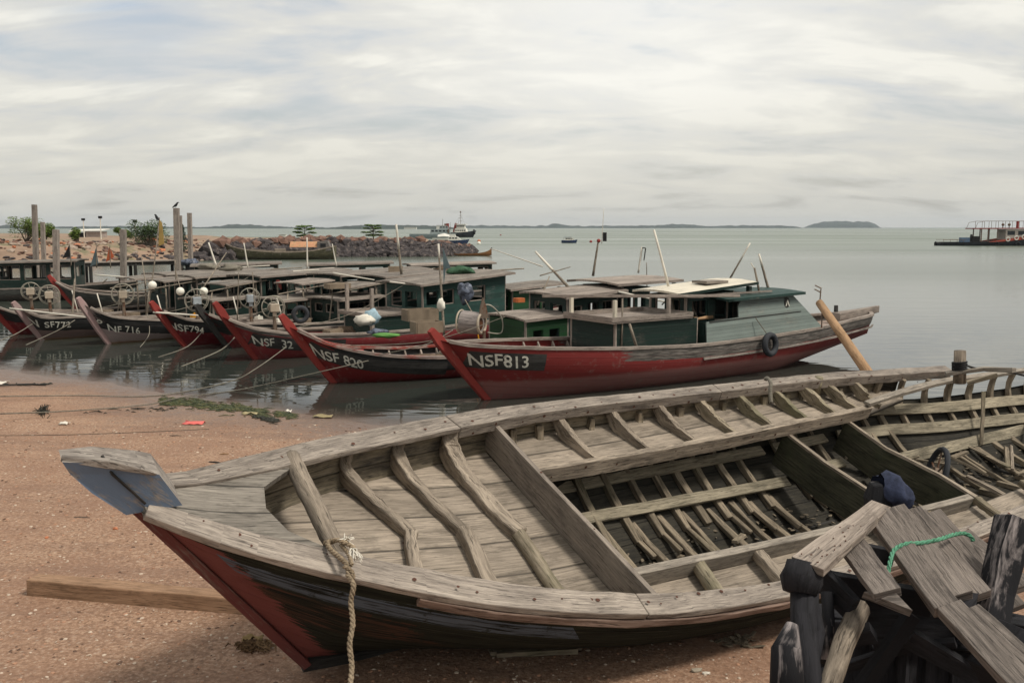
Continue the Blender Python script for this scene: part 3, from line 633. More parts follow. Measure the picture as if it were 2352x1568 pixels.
# rust stained fastenings
def nails(mb, pts, nrm):
    for p in pts:
        p = V(p); a = V(nrm).orthogonal().normalized(); c_ = V(nrm).cross(a); r_ = rnd.uniform(.008, .018)
        mb.q([p+(a*math.cos(i*1.05)+c_*math.sin(i*1.05))*r_ for i in range(6)])
b = MB()
nails(b, [L(s, hF(s)-.03, wF(s)-cap_width(s)-.0065+.0) for s in ()], T_)
nails(b, [L(.02+rnd.uniform(-.01, .01), -.0315, t) for t in (.45, -.35)], N_)
nails(b, [L(s, hF(s)+.0335, -wF(s)+rnd.uniform(.05, .17)) for s in (-2.9, -2.4, -1.9, -1.5, -1.1, -.6, -.1)], N_)
for s in fr(-.3, 7, .31): nails(b, [L(s+rnd.uniform(-.05, .05), hF(s)-.03+rnd.uniform(-.03, .03), wF(s)-cap_width(s)-.003)], T_)
for s in fr(-3.1, 7, .28):
    for sd in (-1, 1): nails(b, [L(s+rnd.uniform(-.1, .1), hF(s)+.0345, sd*(wF(s)-rnd.uniform(.04, .14)))], N_)
for s in (-1.55, -1.0, -.5):
    for t in (-.6, -.3, .05, .35, .65): nails(b, [L(s+rnd.uniform(-.16, .16), fl(s)+.006, t+rnd.uniform(-.05, .05))], N_)
for s in fr(.3, 5.5, .4): nails(b, [L(s, -.26+(hF(s)+.07)*.6+rnd.uniform(-.04, .04), far_in(s)-.02-.037)], T_)
b.build('nail_heads', m_nail, wreck)['kind'] = 'stuff'
for i in range(22):
    s = rnd.uniform(4.9, 9.6); t = rnd.uniform(-.45, .5); p = L(s, kF(s)+.17+.1*rnd.random()+.2*t*t, t); d_ = (A_*rnd.uniform(-1, 1)+T_*rnd.uniform(-.8, .8)+N_*rnd.uniform(-.1, .15)).normalized()*rnd.uniform(.25, .8)
    b = MB(); b.sweep([p, p+d_*.5+N_*.01, p+d_], (rnd.uniform(.03, .08), rnd.uniform(.015, .04)), N_, jit=.006); b.build('loose_slat', m_hold if i % 3 else m_frame, wreck)
# dirt and chips in the hold
b = MB()
for _ in range(500):
    s = rnd.uniform(.3, 9.5); t = rnd.gauss(0, .28); b.rock(L(s, kF(s)+.07+.16*t*t, t), rnd.uniform(.01, .035), sq=(1.6, .7, .4))
o = b.build('hold_debris', m_hold, wreck); o['kind'] = 'stuff'

# ---------------------------------------------------------------- lettering
def text_mesh(txt, size, space=1.0):
    c = bpy.data.curves.new('t', 'FONT'); c.body = txt; c.size = size; c.space_character = space; c.offset = size*.012; c.resolution_u = 3
    o = bpy.data.objects.new('t', c); sc.collection.objects.link(o); bpy.context.view_layer.update()
    me = bpy.data.meshes.new_from_object(o.evaluated_get(bpy.context.evaluated_depsgraph_get()))
    vs = [tuple(v.co) for v in me.vertices]; fs = [tuple(p.vertices) for p in me.polygons]
    bpy.data.objects.remove(o); bpy.data.curves.remove(c); bpy.data.meshes.remove(me)
    return vs, fs
# ---------------------------------------------------------------- fishing boats
class Boat:
    def __init__(s, name, label, cat, bow, az, Ln=12.5, hw=1.15, sheer=None, hullm=None, stem=None, rake=1.3, tip=1.56, wx=None, group='fishing boats moored side by side', lift=.55, rail=None):
        s.root = thing(name, label, cat, bow, R(90-az), group); s.az = az; s.bow = V(bow); s.Ln = Ln; s.rake = rake; s.tip = tip
        s.z = smooth(*sheer)
        s.w0 = smooth([-rake*.86, -rake*.45, 0, 1, 2, 3.5, 5.5, 8, 10, 11.5, Ln-.4, Ln], [.07, .34, .58, .86, 1.02, 1.12, 1.15, 1.1, .95, .72, .42, .10])
        s.w = lambda x: s.w0(x)*hw/1.15; s.lift = lift; s.frames = []
        X = fr(-rake*.86, 1, .18)[:-1]+fr(1, Ln, .4); s.X = X
        b = MB(); us = [i/12 for i in range(13)]
        for sd in (-1, 1):
            b.grid([[s.pt(x, u, sd) for u in us] for x in X], uv=[[(x+rake, u*(s.z(x)-s.k(x))) for u in us] for x in X], flip=sd > 0)
        b.q([s.pt(Ln, u, -1) for u in us]+[s.pt(Ln, u, 1) for u in us][::-1], uvs=[(Ln+rake, .3)]*26)
        b.build('hull', hullm, s.root, smooth=True)
        b = MB()
        pts = [V((-(rake)*(z_/tip), 0, z_)) for z_ in (-.1, tip*.3, tip*.6, tip*.85, tip)]
        pts[0].x = .12
        b.sweep(pts, [(.13, .13), (.13, .14), (.15, .17), (.15, .21), (.12, .13)], (1, 0, 1), jit=.004); b.build('stem_post', stem or m_bred, s.root, bevel=.01)
        for sd in (-1, 1):
            b = MB(); b.sweep([V((x, sd*(s.w(x)-.03), s.z(x)+.02)) for x in X if x > -rake*.8], (.11, .07), jit=.004); b.build('gunwale', rail or m_brail, s.root, bevel=.006)
        b = MB(); DX = fr(-.25, Ln-.6, .4)
        b.grid([[V((x, (s.w(x)-.06)*k/3, s.z(x)-.17)) for k in range(-3, 4)] for x in DX], uv=[[((s.w(x)-.05)*k/3, x) for k in range(-3, 4)] for x in DX]); b.build('deck', m_bdeck, s.root)
    def k(s, x):
        st = -x/s.rake*s.tip+.1 if x < .12 else -9
        st = max(st, -.35) if x < .12 else lerp(x, [.12, 1, s.Ln*.62, s.Ln], [-.1, -.33, -.36, s.lift])
        return min(st, s.z(x)-.04)
    def pt(s, x, u, sd, off=0.0):
        z0, k0 = s.z(x), s.k(x); p_ = lerp(x, [-1, 0, 1.5, 4, 8, s.Ln], [1.2, 1.45, 2.1, 3.2, 3.0, 1.7])
        return V((x, sd*(s.w(x)*(1-u**p_)+off), z0+(k0-z0)*u))
    def srf(s, x, d_, sd, off):   # point on the skin, d_ metres below the gunwale
        return s.pt(x, d_/(s.z(x)-s.k(x)), sd, off)
    def number(s, txt, x0, d0, size, board=None, space=1.0, slope=0.0, side=-1, scuff=None):
        if board:
            x1, d1, x2, d2 = board; b = MB(); XX = fr(x1, x2, .2)
            b.grid([[s.srf(x, d_+slope*(x-x0), side, .012) for d_ in (d1, (d1+d2)/2, d2)] for x in XX], uv=[[(x, d_) for d_ in (d1, (d1+d2)/2, d2)] for x in XX]); b.build('number_board', m_board, s.root)
        vs, fs = text_mesh(txt, size, space)
        vs = [(v[0]+.03*size*mn.noise(V((v[0]*9, v[1]*9, 1))), v[1]*(1+.10*mn.noise(V((v[0]*2.2, 0, 4))))+.10*size*mn.noise(V((v[0]*3, 0, 9)))+.03*size*mn.noise(V((v[0]*9, v[1]*9, 5))), 0) for v in vs]
        b = MB()
        for f_ in fs:
            ps = []
            for i in f_:
                q0 = s.srf(x0+vs[i][0], d0, side, .018); q1 = s.srf(x0+vs[i][0], d0-vs[i][1], side, .018)
                ps.append(s.srf(x0+vs[i][0]+.62*(q1.y-q0.y), d0-vs[i][1], side, .018))
            b.q(ps)
        b.build('number_lettering', m_letter, s.root)
    def brackets(s, x0, x1, st=.42):
        for x in fr(x0, x1, st):
            b = MB(); y = s.w(x)-.10
            b.prism([(x-.02, y, s.z(x)-.03), (x-.02, y-.10, s.z(x)-.165), (x-.02, y+.02, s.z(x)-.165)], (.04, 0, 0)); b.build('bracket', m_brail, s.root)
    def post(s, x, y, z0, z1, r_=.035, mt=None, lean=(0, 0), name='post', n=6):
        b = MB()
        if n == 4: b.bar((x, y, z0), (x+lean[0], y+lean[1], z1), r_*2, r_*2, (1, 0, 0))
        else: b.tube([(x, y, z0), (x+lean[0]*.5+.01, y+lean[1]*.5, (z0+z1)/2), (x+lean[0], y+lean[1], z1)], [r_, r_*.95, r_*.85], n=n)
        return b.build(name, mt or m_pole, s.root, smooth=n > 4)
    def wall(s, a, c, z0, z1, holes, mt, th=.04, name='cabin_wall', b=None, zs=0.0, zs0=0.0):
        a, c = V((*a, 0)), V((*c, 0)); Lw = (c-a).length; own = b is None; b = b or MB()
        hs = sorted(holes); cur = 0
        def pn(u0, u1, w0, w1):
            if u1-u0 < 1e-4 or w1-w0 < 1e-4: return
            P = []
            for u, w_ in ((u0, w0), (u1, w0), (u1, w1), (u0, w1)):
                q = a+(c-a)*u; zb, zt = z0+zs0*u*Lw, z1+zs*u*Lw; P.append(q+V((0, 0, zb+(zt-zb)*w_)))
            nn = (c-a).cross(V((0, 0, 1))).normalized()*th; b.prism(P, nn)
        if holes and own is False:
            for u0, u1, w0, w1 in hs:
                if (u1-u0)*Lw < .18: continue
                nn = (c-a).cross(V((0, 0, 1))).normalized(); fb = MB()
                cc = [a+(c-a)*u-nn*.012+V((0, 0, z0+(z1+zs*u*Lw-z0)*w_)) for u, w_ in ((u0, w0), (u1, w0), (u1, w1), (u0, w1))]
                for i in range(4): fb.bar(cc[i], cc[(i+1) % 4], .045, .045, nn)
                s.frames.append(fb)
        for u0, u1, w0, w1 in hs:
            pn(cur, u0, 0, 1); pn(u0, u1, 0, w0); pn(u0, u1, w1, 1); cur = u1
        pn(cur, 1, 0, 1)
        if own: return b.build(name, mt, s.root)
    def cabin(s, x0, x1, y0, y1, z0, z1, mt, win=None, rs=0.0, endw=None, over=.12, roofm=None, roofth=.05, roof=True, frontw=None):
        win = win if win is not None else [(.1, .42, .5, .85), (.55, .9, .5, .85)]
        b = MB(); Lw = x1-x0
        s.wall((x0, y0), (x1, y0), z0, z1, win, mt, b=b, zs=rs); s.wall((x1, y1), (x0, y1), z0, z1+rs*Lw, [(1-q[1], 1-q[0], q[2], q[3]) for q in win], mt, b=b, zs=-rs)
        ew = endw if endw is not None else [(.12, .45, .5, .85), (.55, .88, .5, .85)]
        s.wall((x0, y1-.045), (x0, y0+.045), z0, z1, ew if frontw is None else frontw, mt, b=b); s.wall((x1, y0+.045), (x1, y1-.045), z0, z1+rs*Lw, ew, mt, b=b)
        wo = b.build('cabin_wall', mt, s.root)
        for fb in s.frames: fb.build('window_frame', rnd.choice((m_brail, m_brail, m_green2, mt)), wo)
        s.frames = []
        for xx in (x0, x1):
            for yy in (y0, y1): b = MB(); b.bar((xx, yy, z0), (xx, yy, z1+rs*(xx-x0)), .07, .07, (1, 0, 0)); b.build('corner_post', m_brail, wo)
        if roof: s.roof(x0-over, x1+over, y0-over, y1+over, z1+.005-rs*over, rs, roofm or m_roof, roofth)
    def roof(s, x0, x1, y0, y1, z, rs, mt, th=.05, camber=.05, edge=None):
        b = MB(); P = []
        for i in range(7):
            x = x0+(x1-x0)*i/6; P.append([V((x, y0+(y1-y0)*j/6, z+th+rs*(x-x0)+camber*(1-((j-3)/3)**2)+.006*mn.noise(V((x*2, j, 0))))) for j in range(7)])
        b.grid(P); o = b.build('roof', mt, s.root, solid=-th)
        b = MB()
        for a, c in (((x0, y0, z+rs*0), (x1, y0, z+rs*(x1-x0))), ((x0, y1, z), (x1, y1, z+rs*(x1-x0)))): 
            b = MB(); b.bar(V(a)+V((0, 0, th*.35)), V(c)+V((0, 0, th*.35)), .05, th*1.3); b.build('roof_edge', edge or m_brail, o)
        return o
    def table(s, x0, x1, y0, y1, z, mt=None, rim=.10):
        b = MB(); b.box(((x0+x1)/2, (y0+y1)/2, z), (x1-x0, y1-y0, .04))
        for a, c in (((x0, y0), (x1, y0)), ((x0, y1), (x1, y1)), ((x0, y0), (x0, y1)), ((x1, y0), (x1, y1))):
            b.bar((a[0], a[1], z+rim/2+.022), (c[0], c[1], z+rim/2+.022), .03, rim)
        return b.build('shelf', mt or m_brail, s.root)
    def reel(s, x, y, z, r_=.33, motor=None, yaw=0.6, inner=True):
        """net hauling wheel: two wire rims with spokes on a motor block and post"""
        dk = s.z(x)-.17; g_ = MB(); ax = V((math.cos(yaw), math.sin(yaw), 0)); sd = V((-ax.y, ax.x, 0)); c = V((x, y, z))
        rp = g_; rp.tube([(x, y, dk), (x, y, z-.05)], .045, n=8); rp.box((x, y, dk+.05), (.22, .22, .1))
        rp.tube([(x+.1, y+.05, dk), (x+.02, y, z-.2)], .022); ro = rp.build('reel_stand', m_iron, s.root, smooth=False)
        for o_, rr in ((-.06, r_), (.10, r_*.93)):
            b = MB(); b.torus(c-ax*(.14+o_), rr, .014, ax, n=32, k=6)
            b.torus(c-ax*(.14+o_*.6), rr*.45, .013, ax, n=20, k=5)
            for i in range(8):
                a = i*math.pi/4+.2; dd = sd*math.cos(a)+V((0, 0, 1))*math.sin(a); b.tube([c-ax*(.14+o_)+dd*rr, c-ax*.14+dd*.09], .008, n=5)
            b.build('reel_rim', m_steel, ro, smooth=True)
        b = MB(); b.tube([c-ax*.24, c-ax*.02], .12, n=12); b.build('reel_drum', m_iron, ro)
        b = MB(); b.box(c+ax*.10, (.22, .24, .22), rz=yaw); b.tube([c+ax*.1-V((0, 0, .1)), c+ax*.1-V((0, 0, .24))], .06, n=8); b.build('motor', motor or m_motor, ro, bevel=.012)
W2L = lambda bt, p: (V((math.cos(R(90-bt.az)), math.sin(R(90-bt.az)), 0)).dot(V(p)-bt.bow), V((-math.sin(R(90-bt.az)), math.cos(R(90-bt.az)), 0)).dot(V(p)-bt.bow), p[2])
def L2W(bt, x, y, z):
    a = R(90-bt.az); return bt.bow+V((math.cos(a)*x-math.sin(a)*y, math.sin(a)*x+math.cos(a)*y, z))

red, reddk, pinkish, pale = (.215, .022, .022), (.15, .014, .018), (.21, .085, .08), (.27, .21, .20)
GB = 'fishing boats moored side by side'
# --- the near boat, number 813
h8 = hull_mat('red hull, grey weathered strake', (.10, .088, .078), (.175, .022, .02), (.235, .10, .09), .27, .42, xtop=4.2)
b8 = Boat('fishing_boat', 'red fishing boat with white number 813, nearest of the moored row, grey plank cabin aft', 'fishing boat', (-.56, 18.9, 0), 56, 13.1, 1.2,
          ([-1.2, -.57, .39, 1.9, 3.67, 5.4, 8, 9.9, 11.4, 13.2], [1.36, 1.21, 1.13, 1.03, .94, .89, .94, 1.01, 1.09, 1.14]), h8)
b8.number('NSF813', -.5, .40, .36, board=(-.58, .10, .95, .46), space=.98)
b8.brackets(1.6, 5.2, .45)
b = MB()
for sd in (-1, 1):
    b.sweep([V((x, sd*(b8.w(x)+.01), b8.z(x)-.30)) for x in fr(5.2, 12.9, .4)], (.03, .05), jit=.006)
    b.build('rubbing_strake', wood('pale worn strake', (.10, .085, .075), (.36, .31, .27)), b8.root); b = MB()
b = MB(); b.sweep([V((11.6, 0, 1.12)), V((12.6, 0, 1.16)), V((13.55, 0, 1.24))], [(.30, .22), (.22, .24), (.12, .20)], jit=.01); b.build('stern_timber', m_brail, b8.root, bevel=.02)
b8.post(11.75, .1, .9, 1.42, .07, m_dark, name='stern_bollard')
# forward deck house with working shelf
b8.cabin(2.9, 5.35, -.78, .78, .74, 1.5, m_green, win=[], endw=[], roof=False)
b8.table(2.7, 5.15, -.88, .85, 1.53)
for x, y, z1 in ((2.85, -.8, 2.02), (4.45, -.8, 2.0), (2.85, .75, 2.0)): b8.post(x, y, 1.5, z1, .036, m_white if x < 4 else m_brail, n=4)
b8.post(3.0, -.86, .8, 2.05, .02, m_pole, lean=(.05, .05)); b8.post(3.4, -1.0, .75, 1.5, .035, m_pole, lean=(-.3, 0))
b = MB(); b.sweep([V((1.9, .6, 2.06)), V((3.8, -.4, 2.05)), V((6.4, -1.15, 1.99))], (.07, .06), jit=.008); b.build('boom', m_brail, b8.root, bevel=.008)
b = MB(); b.sweep([V((2.6, .9, 2.03)), V((5.6, -.75, 1.97))], (.05, .05), jit=.006); b.build('boom', m_brail, b8.root)
# wheelhouse with pale roof
b8.cabin(5.35, 6.9, -.45, .75, .8, 1.98, m_green, win=[(.1, .45, .45, .9), (.6, .92, .45, .9)], roof=False, rs=.05, frontw=[(.1, .42, .35, .93), (.52, .9, .35, .93)])
ro = b8.roof(4.9, 7.6, -.66, .98, 2.02, .07, m_white, .05, edge=m_green)
b = MB(); b.box((6.5, -.1, 2.27), (.75, .5, .06), rx=0); b.build('roof_hatch', m_roof, ro)
b8.post(7.4, -.55, .9, 2.15, .05, m_green2, n=4); b8.post(7.4, .8, .9, 2.15, .05, m_green2, n=4)
# after cabin with sloping end, grey planks
def side_wall(y, th, nm='cabin_side'):
    b = MB(); o = [(5.45, .86), (9.75, .98), (8.62, 1.90), (6.75, 1.87), (6.62, 1.72), (6.6, 1.45), (5.5, 1.40)]
    tum = lambda z_: .16*(z_-.86)
    for z0_, z1_, i in ((0, 0, 0),):
        pass
    P = [V((x, y+(tum(z_) if y < 0 else -tum(z_)), z_)) for x, z_ in o]
    idx = ((0, 1, 5, 6), (1, 2, 3, 4, 5))
    for f_ in idx: b.q([P[i] for i in f_], uvs=[(o[i][0], o[i][1]-.028*o[i][0]) for i in f_])
    return b.build(nm, m_greypl, b8.root, solid=th)
side_wall(-1.03, .03); side_wall(1.0, .03)
b = MB(); b.q([(9.75, -1.0, .98), (9.75, 1.0, .98), (8.62, .85, 1.9), (8.62, -.87, 1.9)]); b.build('cabin_end', m_greypl, b8.root, solid=.03)
b = MB(); b.q([(5.5, .8, .8), (5.5, -1.0, .8), (5.5, -.92, 1.39), (5.5, .8, 1.39)]); b.build('cabin_front', m_green, b8.root, solid=.03)
b8.roof(6.15, 8.95, -1.02, 1.0, 1.86, .025, m_green2, .05, edge=m_green2)
b = MB(); b.bar((5.9, -.6, 2.0), (8.0, -.75, 2.02), .05, .04); b.build('roof_plank', m_brail, b8.root)
for xx in (7.35, 8.15):   # the curved window mouldings
    b = MB(); b.sweep(curve([V((xx-.75, -.905, 1.76)), V((xx-.15, -.905, 1.77)), V((xx-.02, -.91, 1.72)), V((xx+.07, -.94, 1.52))], 5), (.02, .02)); b.build('moulding', m_dark, b8.root)
b = MB(); b.sweep([V((5.6, -.985, 1.40)), V((8.9, -.96, 1.48))], (.02, .02)); b.build('moulding', m_dark, b8.root)
b = MB(); b.ball((8.38, -.935, 1.72), .13, sq=(.8, .15, 1.15)); b.build('letter_plate', m_board, b8.root)
vs, fs = text_mesh('A', .22); b = MB()
for f_ in fs: b.q([V((8.305+vs[i][0], -.958, 1.64+vs[i][1])) for i in f_])
b.build('letter', m_letter, b8.root)
b8.post(7.75, -.6, 1.9, 2.6, .03, m_pole, lean=(-.12, .1), name='pole'); 
b = MB(); b.tube([L2W(b8, 0, 0, 0)*0+V((7.63, -.5, 2.58)), V((7.55, -.45, 2.72))], .014); b.build('pole_tip', m_wpole, b8.root)

# --- boat 820 behind it
h7 = hull_mat('dark hull with red foot', (.014, .014, .014), (.16, .016, .016), (.15, .02, .02), .30, .1, xtop=.9)
b7 = Boat('fishing_boat', 'red bowed fishing boat with number 820, second from the right, pale planked foredeck', 'fishing boat', (-4.22, 21.02, 0), 60, 11.6, 1.15,
          ([-1.15, -.72, -.23, .61, 1.64, 2.62, 5, 8, 10, 11.6], [1.45, 1.23, .96, .72, .58, .52, .56, .66, .78, .92]), h7, rake=1.15, tip=1.64, rail=m_brailr)
b7.number('NSF 820', -.42, .36, .29, board=(-.55, .10, 2.5, .40), space=.98)
b7.brackets(.9, 5.0, .45)
b = MB(); b.box((.35, .25, .66), (1.0, .3, .1), rz=-.5); b.build('deck_beam', m_bred, b7.root)
b7.cabin(4.7, 5.9, -1.0, .85, .3, 1.28, m_bgreen, win=[(.15, .4, .35, .75), (.55, .8, .35, .75)], endw=[], roofm=m_roof2, rs=.05, over=.10)
b7.cabin(5.95, 7.45, -1.0, .85, .3, 1.82, m_green, win=[(.08, .28, .5, .85), (.38, .62, .5, .88), (.7, .93, .5, .88)], roofm=m_roof2, rs=.065, over=.22, frontw=[(.1, .42, .6, .88), (.58, .9, .6, .88)])
b7.cabin(7.75, 8.6, -.9, .9, .35, 2.02, m_green, win=[(.15, .45, .5, .9), (.55, .85, .5, .9)], roof=False)
b7.roof(7.4, 9.6, -1.15, 1.25, 2.08, .03, m_roof2, .05)
for x, y in ((9.4, -1.0), (9.4, 1.0)): b7.post(x, y, .5, 2.1, .04, m_green, n=4)
b7.table(8.7, 10.6, -.8, .8, 1.0)
# hauling drum on the fore deck of 820
x, y = 4.0, .0
b = MB(); b.tube([(x, y-.1, .3), (x, y-.1, 1.0)], .04, n=8); b.bar((x-.2, y-.1, .55), (x+.2, y-.1, .55), .04, .04); st = b.build('winch_stand', m_iron, b7.root)
b = MB(); b.tube([(x-.05, y-.02, 1.18), (x-.35, y+.38, 1.2)], [.28, .30], n=20); b.build('winch_drum', wood('winch drum', (.10, .09, .085), (.30, .26, .24), bs=.6), st)
b = MB(); b.torus((x-.035, y-.04, 1.18), .25, .035, (.6, -.8, 0), n=24, k=8); b.torus((x-.38, y+.42, 1.2), .30, .025, (.6, -.8, 0), n=24, k=6)
b.build('winch_rim', m_motor, st, smooth=True)
b = MB(); b.ball((x-.10, y-.0, 1.18), .20, sq=(.6, .4, 1), n=14); b.build('winch_face', m_iron, st)
b = MB(); b.tube(curve([(x+.1, y-.1, .95), (x+.5, y-.1, .92), (x+.52, y-.08, 1.3), (x+.25, y, 1.62), (x, y+.1, 1.62)], 6), .018, n=6); b.build('winch_pipe', m_steel, st, smooth=True)
b = MB(); b.prism([(x-.15, y-.12, 1.32), (x+.12, y-.12, 1.32), (x+.06, y-.12, 1.6), (x-.03, y-.12, 1.85), (x-.10, y-.12, 1.62)], (0, .05, 0)); b.build('winch_guard', m_iron, st)

m_teal = wood('dark teal paint', (.02, .03, .03), (.10, .11, .10), seam=.14, paint=(.018, .05, .042), wear=.58, rough=.6)
# --- the next: number partly worn away
h6 = hull_mat('red hull b6', (.12, .10, .09), (.20, .028, .030), (.20, .035, .035), .10, .15, xtop=.4)
b6 = Boat('fishing_boat', 'red fishing boat with half worn number and bright tall prow, third from the right', 'fishing boat', (-7.1, 24.8, 0), 50, 12, 1.12,
          ([-1.0, -.5, 0, 1, 2.5, 5, 8, 12], [1.30, 1.02, .84, .68, .58, .56, .66, .92]), h6, rake=1.05, tip=1.62)
b6.number('NSF  32', -.12, .40, .30, board=(-.2, .12, 2.3, .46), space=1.0)
b6.cabin(4.95, 8.1, -1.0, 1.0, .45, 1.88, m_teal, win=[(.03, .17, .55, .85), (.2, .36, .55, .85), (.5, .75, .55, .85)], roofm=m_roof, rs=.07, over=.25)
b6.roof(8.4, 10.9, -.95, .75, 1.55, .05, m_roof, .05)
b6.cabin(8.7, 10.4, -.7, .6, .45, 1.52, m_bgreen, win=[(.5, .7, .4, .8)], roof=False)
b6.cabin(3.3, 4.7, -.75, .75, .4, 1.0, m_green, win=[], endw=[], roof=False); b6.table(3.1, 4.85, -.85, .85, 1.03, rim=.08)
for x, y, z1 in ((3.3, -.8, 1.85), (3.4, .8, 1.9), (9.9, -.9, 1.6), (10.7, -.8, 1.6), (10.7, .6, 1.65)): b6.post(x, y, .4, z1, .045, m_brail, n=4)

# --- the four to the left
def left_boat(label, bow, az, top, mid, low, vtop, ztop, txt, cab, tip=1.5, rake=1.0, num=(.5, .33, .26), board=None, stem=None, hw=1.0, Ln=11.5, reels=(), seed=0, space=1.0, zm=.58, xtop=.4, lw=m_green):
    hm = hull_mat('hull '+label[:12], top, mid, low, vtop, ztop, xtop=xtop, boot=(.2, .12, .07) if stem is m_bpale else None)
    bt = Boat('fishing_boat', label, 'fishing boat', bow, az, Ln, hw, ([-rake*.86, -rake*.4, 0, 1, 2.5, 5, 8, Ln], [tip*.86, tip*.68, tip*.57, zm+.12, zm, zm, zm+.08, zm+.3]), hm, rake=rake, tip=tip, stem=stem)
    if txt: bt.number(txt, num[0], num[1], num[2], board=board, space=space)
    r_ = random.Random(seed)
    for c in cab:
        x0, x1, z1 = c[:3]; bt.cabin(x0, x1, -hw*.78, hw*.78, zm-.15, z1, lw, win=[(.04, .31, .42, .92), (.36, .64, .42, .92), (.69, .96, .42, .92)] if x1-x0 > 1.6 else [(.2, .8, .55, .88)], rs=.02, over=.2, roofm=[m_roof, m_roof2, m_roof][r_.randrange(3)])
    return bt
b5 = left_boat('low dark topped boat with red foot tucked between two red prows, no number showing', (-8.55, 27.1, 0), 42, (.012, .014, .013), reddk, (.16, .03, .035), .36, .05, None, [(3.6, 5.2, 1.25), (5.6, 9.3, 1.9)], tip=1.36, rake=.95, hw=.95, stem=m_dark, seed=1)
b4 = left_boat('red fishing boat with white number 794 on a black band', (-10.05, 27.6, 0), 40, (.012, .012, .012), reddk, (.16, .02, .026), .34, .05, 'NSF794', [(3.2, 4.9, 1.2), (5.6, 9.6, 1.92)], tip=1.42, rake=.98, hw=.95, num=(-.43, .36, .27), seed=2)
b3 = left_boat('pale hulled fishing boat with number 716 on a black band', (-12.6, 28.1, 0), 36, (.016, .016, .016), pale, pale, .42, .05, 'NF 716', [(3.4, 4.8, 1.15), (5.4, 9.4, 1.85)], tip=1.5, rake=.85, hw=.95, num=(-.08, .43, .27), stem=m_bpale, seed=3, space=1.1)
vs, fs = text_mesh('P', .24); b = MB()
for f_ in fs: b.q([b3.srf(-.36+vs[i][0], .38-vs[i][1], -1, .018) for i in f_])
b.build('letter', m_letter, b3.root)
b2 = left_boat('brownish fishing boat with number 772, second from the left edge', tuple(onz(93, 781, 0)), 40, (.018, .018, .018), (.15, .10, .09), (.15, .10, .09), .40, .05, 'N SF772', [(5.2, 9.0, 1.8)], tip=1.28, rake=.75, hw=.95, num=(-.30, .30, .27), stem=m_bpale, seed=4, space=1.12)
b1 = left_boat('dark red fishing boat at the left edge of the row', tuple(onz(34, 768, 0)), 42, (.018, .018, .018), reddk, reddk, .30, .05, 'NSF', [(5.2, 8.8, 1.8)], tip=1.28, rake=.9, hw=1.0, num=(.15, .26, .2), seed=5)
for bt, px, py, D, r_, mt in ((b1, 70, 669, 31.2, .30, m_motor), (b2, 113, 677, 30.2, .32, m_motor), (b3, 282, 676, 29.3, .34, m_motor), (b4, 452, 690, 28.6, .355, m_motorg), (b5, 575, 685, 28.2, .31, m_motorg), (b6, 629, 706, 25.9, .325, m_motor)):
    q = W2L(bt, at(px, py, D)); bt.reel(q[0], q[1], q[2], r_, mt, yaw=math.atan2(-.93, .42)-R(90-bt.az))
for bt in (b1, b2, b3, b4, b5):   # open working shelter ahead of the cabin
    zr_ = 1.62 if bt in (b3, b5) else 1.7
    bt.roof(3.9, 5.3, -.75, .75, zr_, .06, m_roof if bt is not b4 else m_roof2, .04, camber=.03)
    for x in (4.0, 5.2):
        for y in (-.7, .7): bt.post(x, y, .4, zr_+.04, .03, m_pole)
    bt.post(3.2, -.7, .4, 1.5, .025, m_pole, lean=(.2, 0)); bt.post(2.4, .6, .4, 1.35, .022, m_wpole, lean=(-.15, .1))
    b = MB(); b.tube([(3.0, -.72, 1.45), (5.6, -.8, 1.75)], .02, n=5); b.build('rail', m_pole, bt.root)
# a second row lying behind
back = []
for i, (bx, by, az, c, lb) in enumerate([(-30.5, 44.5, 80, m_green, 'low dark moored boat under the far left of the pier'), (-19.5, 40.5, 75, m_green, 'low moored boat behind the row, left of the tall piles'), (-14.5, 41.5, 78, m_green2, 'moored boat with long flat roof behind the middle of the row'), (-9.6, 40.5, 72, m_green, 'moored boat with flat roof behind the row, nearest the rocks')]):
    bt = left_boat(lb, (bx, by, 0), az, (.05, .05, .045), (.06, .05, .045), (.06, .05, .045), .3, .05, None, [(3.4, 5.0, 1.3), (5.2, 8.8, 1.85)], tip=1.5, hw=1.1, seed=i+9, lw=c)
    back.append(bt)
B_LEFT = [b1, b2, b3, b4, b5, b6, b7]


# ---------------------------------------------------------------- poles, masts, floats and gear on the boats
GP = 'poles and masts standing on the moored boats'
def pole(p0, p1, r_, label, mt=None, name='pole', cat='pole', tip=None, grp=GP, bend=0.0):
    p0, p1 = V(p0), V(p1); r_ *= .85; b = MB(); c = [p0.lerp(p1, i/6)+V((bend*math.sin(i/6*math.pi), 0, 0)) for i in range(7)]
    b.tube(c, [r_*(1-.35*i/6) for i in range(7)], n=6, jit=.05)
    if tip:
        t = thing(name, label, cat, p0, group=grp, world=True); b.build('shaft', mt or m_pole, t, smooth=True)
        b = MB(); k = int(7*(1-tip)); b.tube([q+V((0, 0, .0)) for q in c[k:]], [r_*(1-.35*i/6)*1.12 for i in range(k, 7)], n=6); b.build('white_end', m_wpole, t, smooth=True); return t
    return tag(b.build(name, mt or m_pole, org=p0, smooth=True), label, cat, grp)
D8 = 21.6
pole(at(1565, 795, 22.2), at(1502, 528, 22.6), .045, 'long leaning pole with whitish top on boat 813', tip=.45, bend=.03)
pole(at(1472, 795, 20.4), at(1455, 735, 20.6), .03, 'short leaning stick below the shelf of boat 813')
pole(at(1605, 735, 22.0), at(1572, 672, 22.2), .03, 'stick propped beside the grey cabin of boat 813')
pole(at(1310, 664, 25.0), at(1230, 578, 26), .05, 'thick crossed stick leaning over the wheelhouse of boat 820', tip=.5)
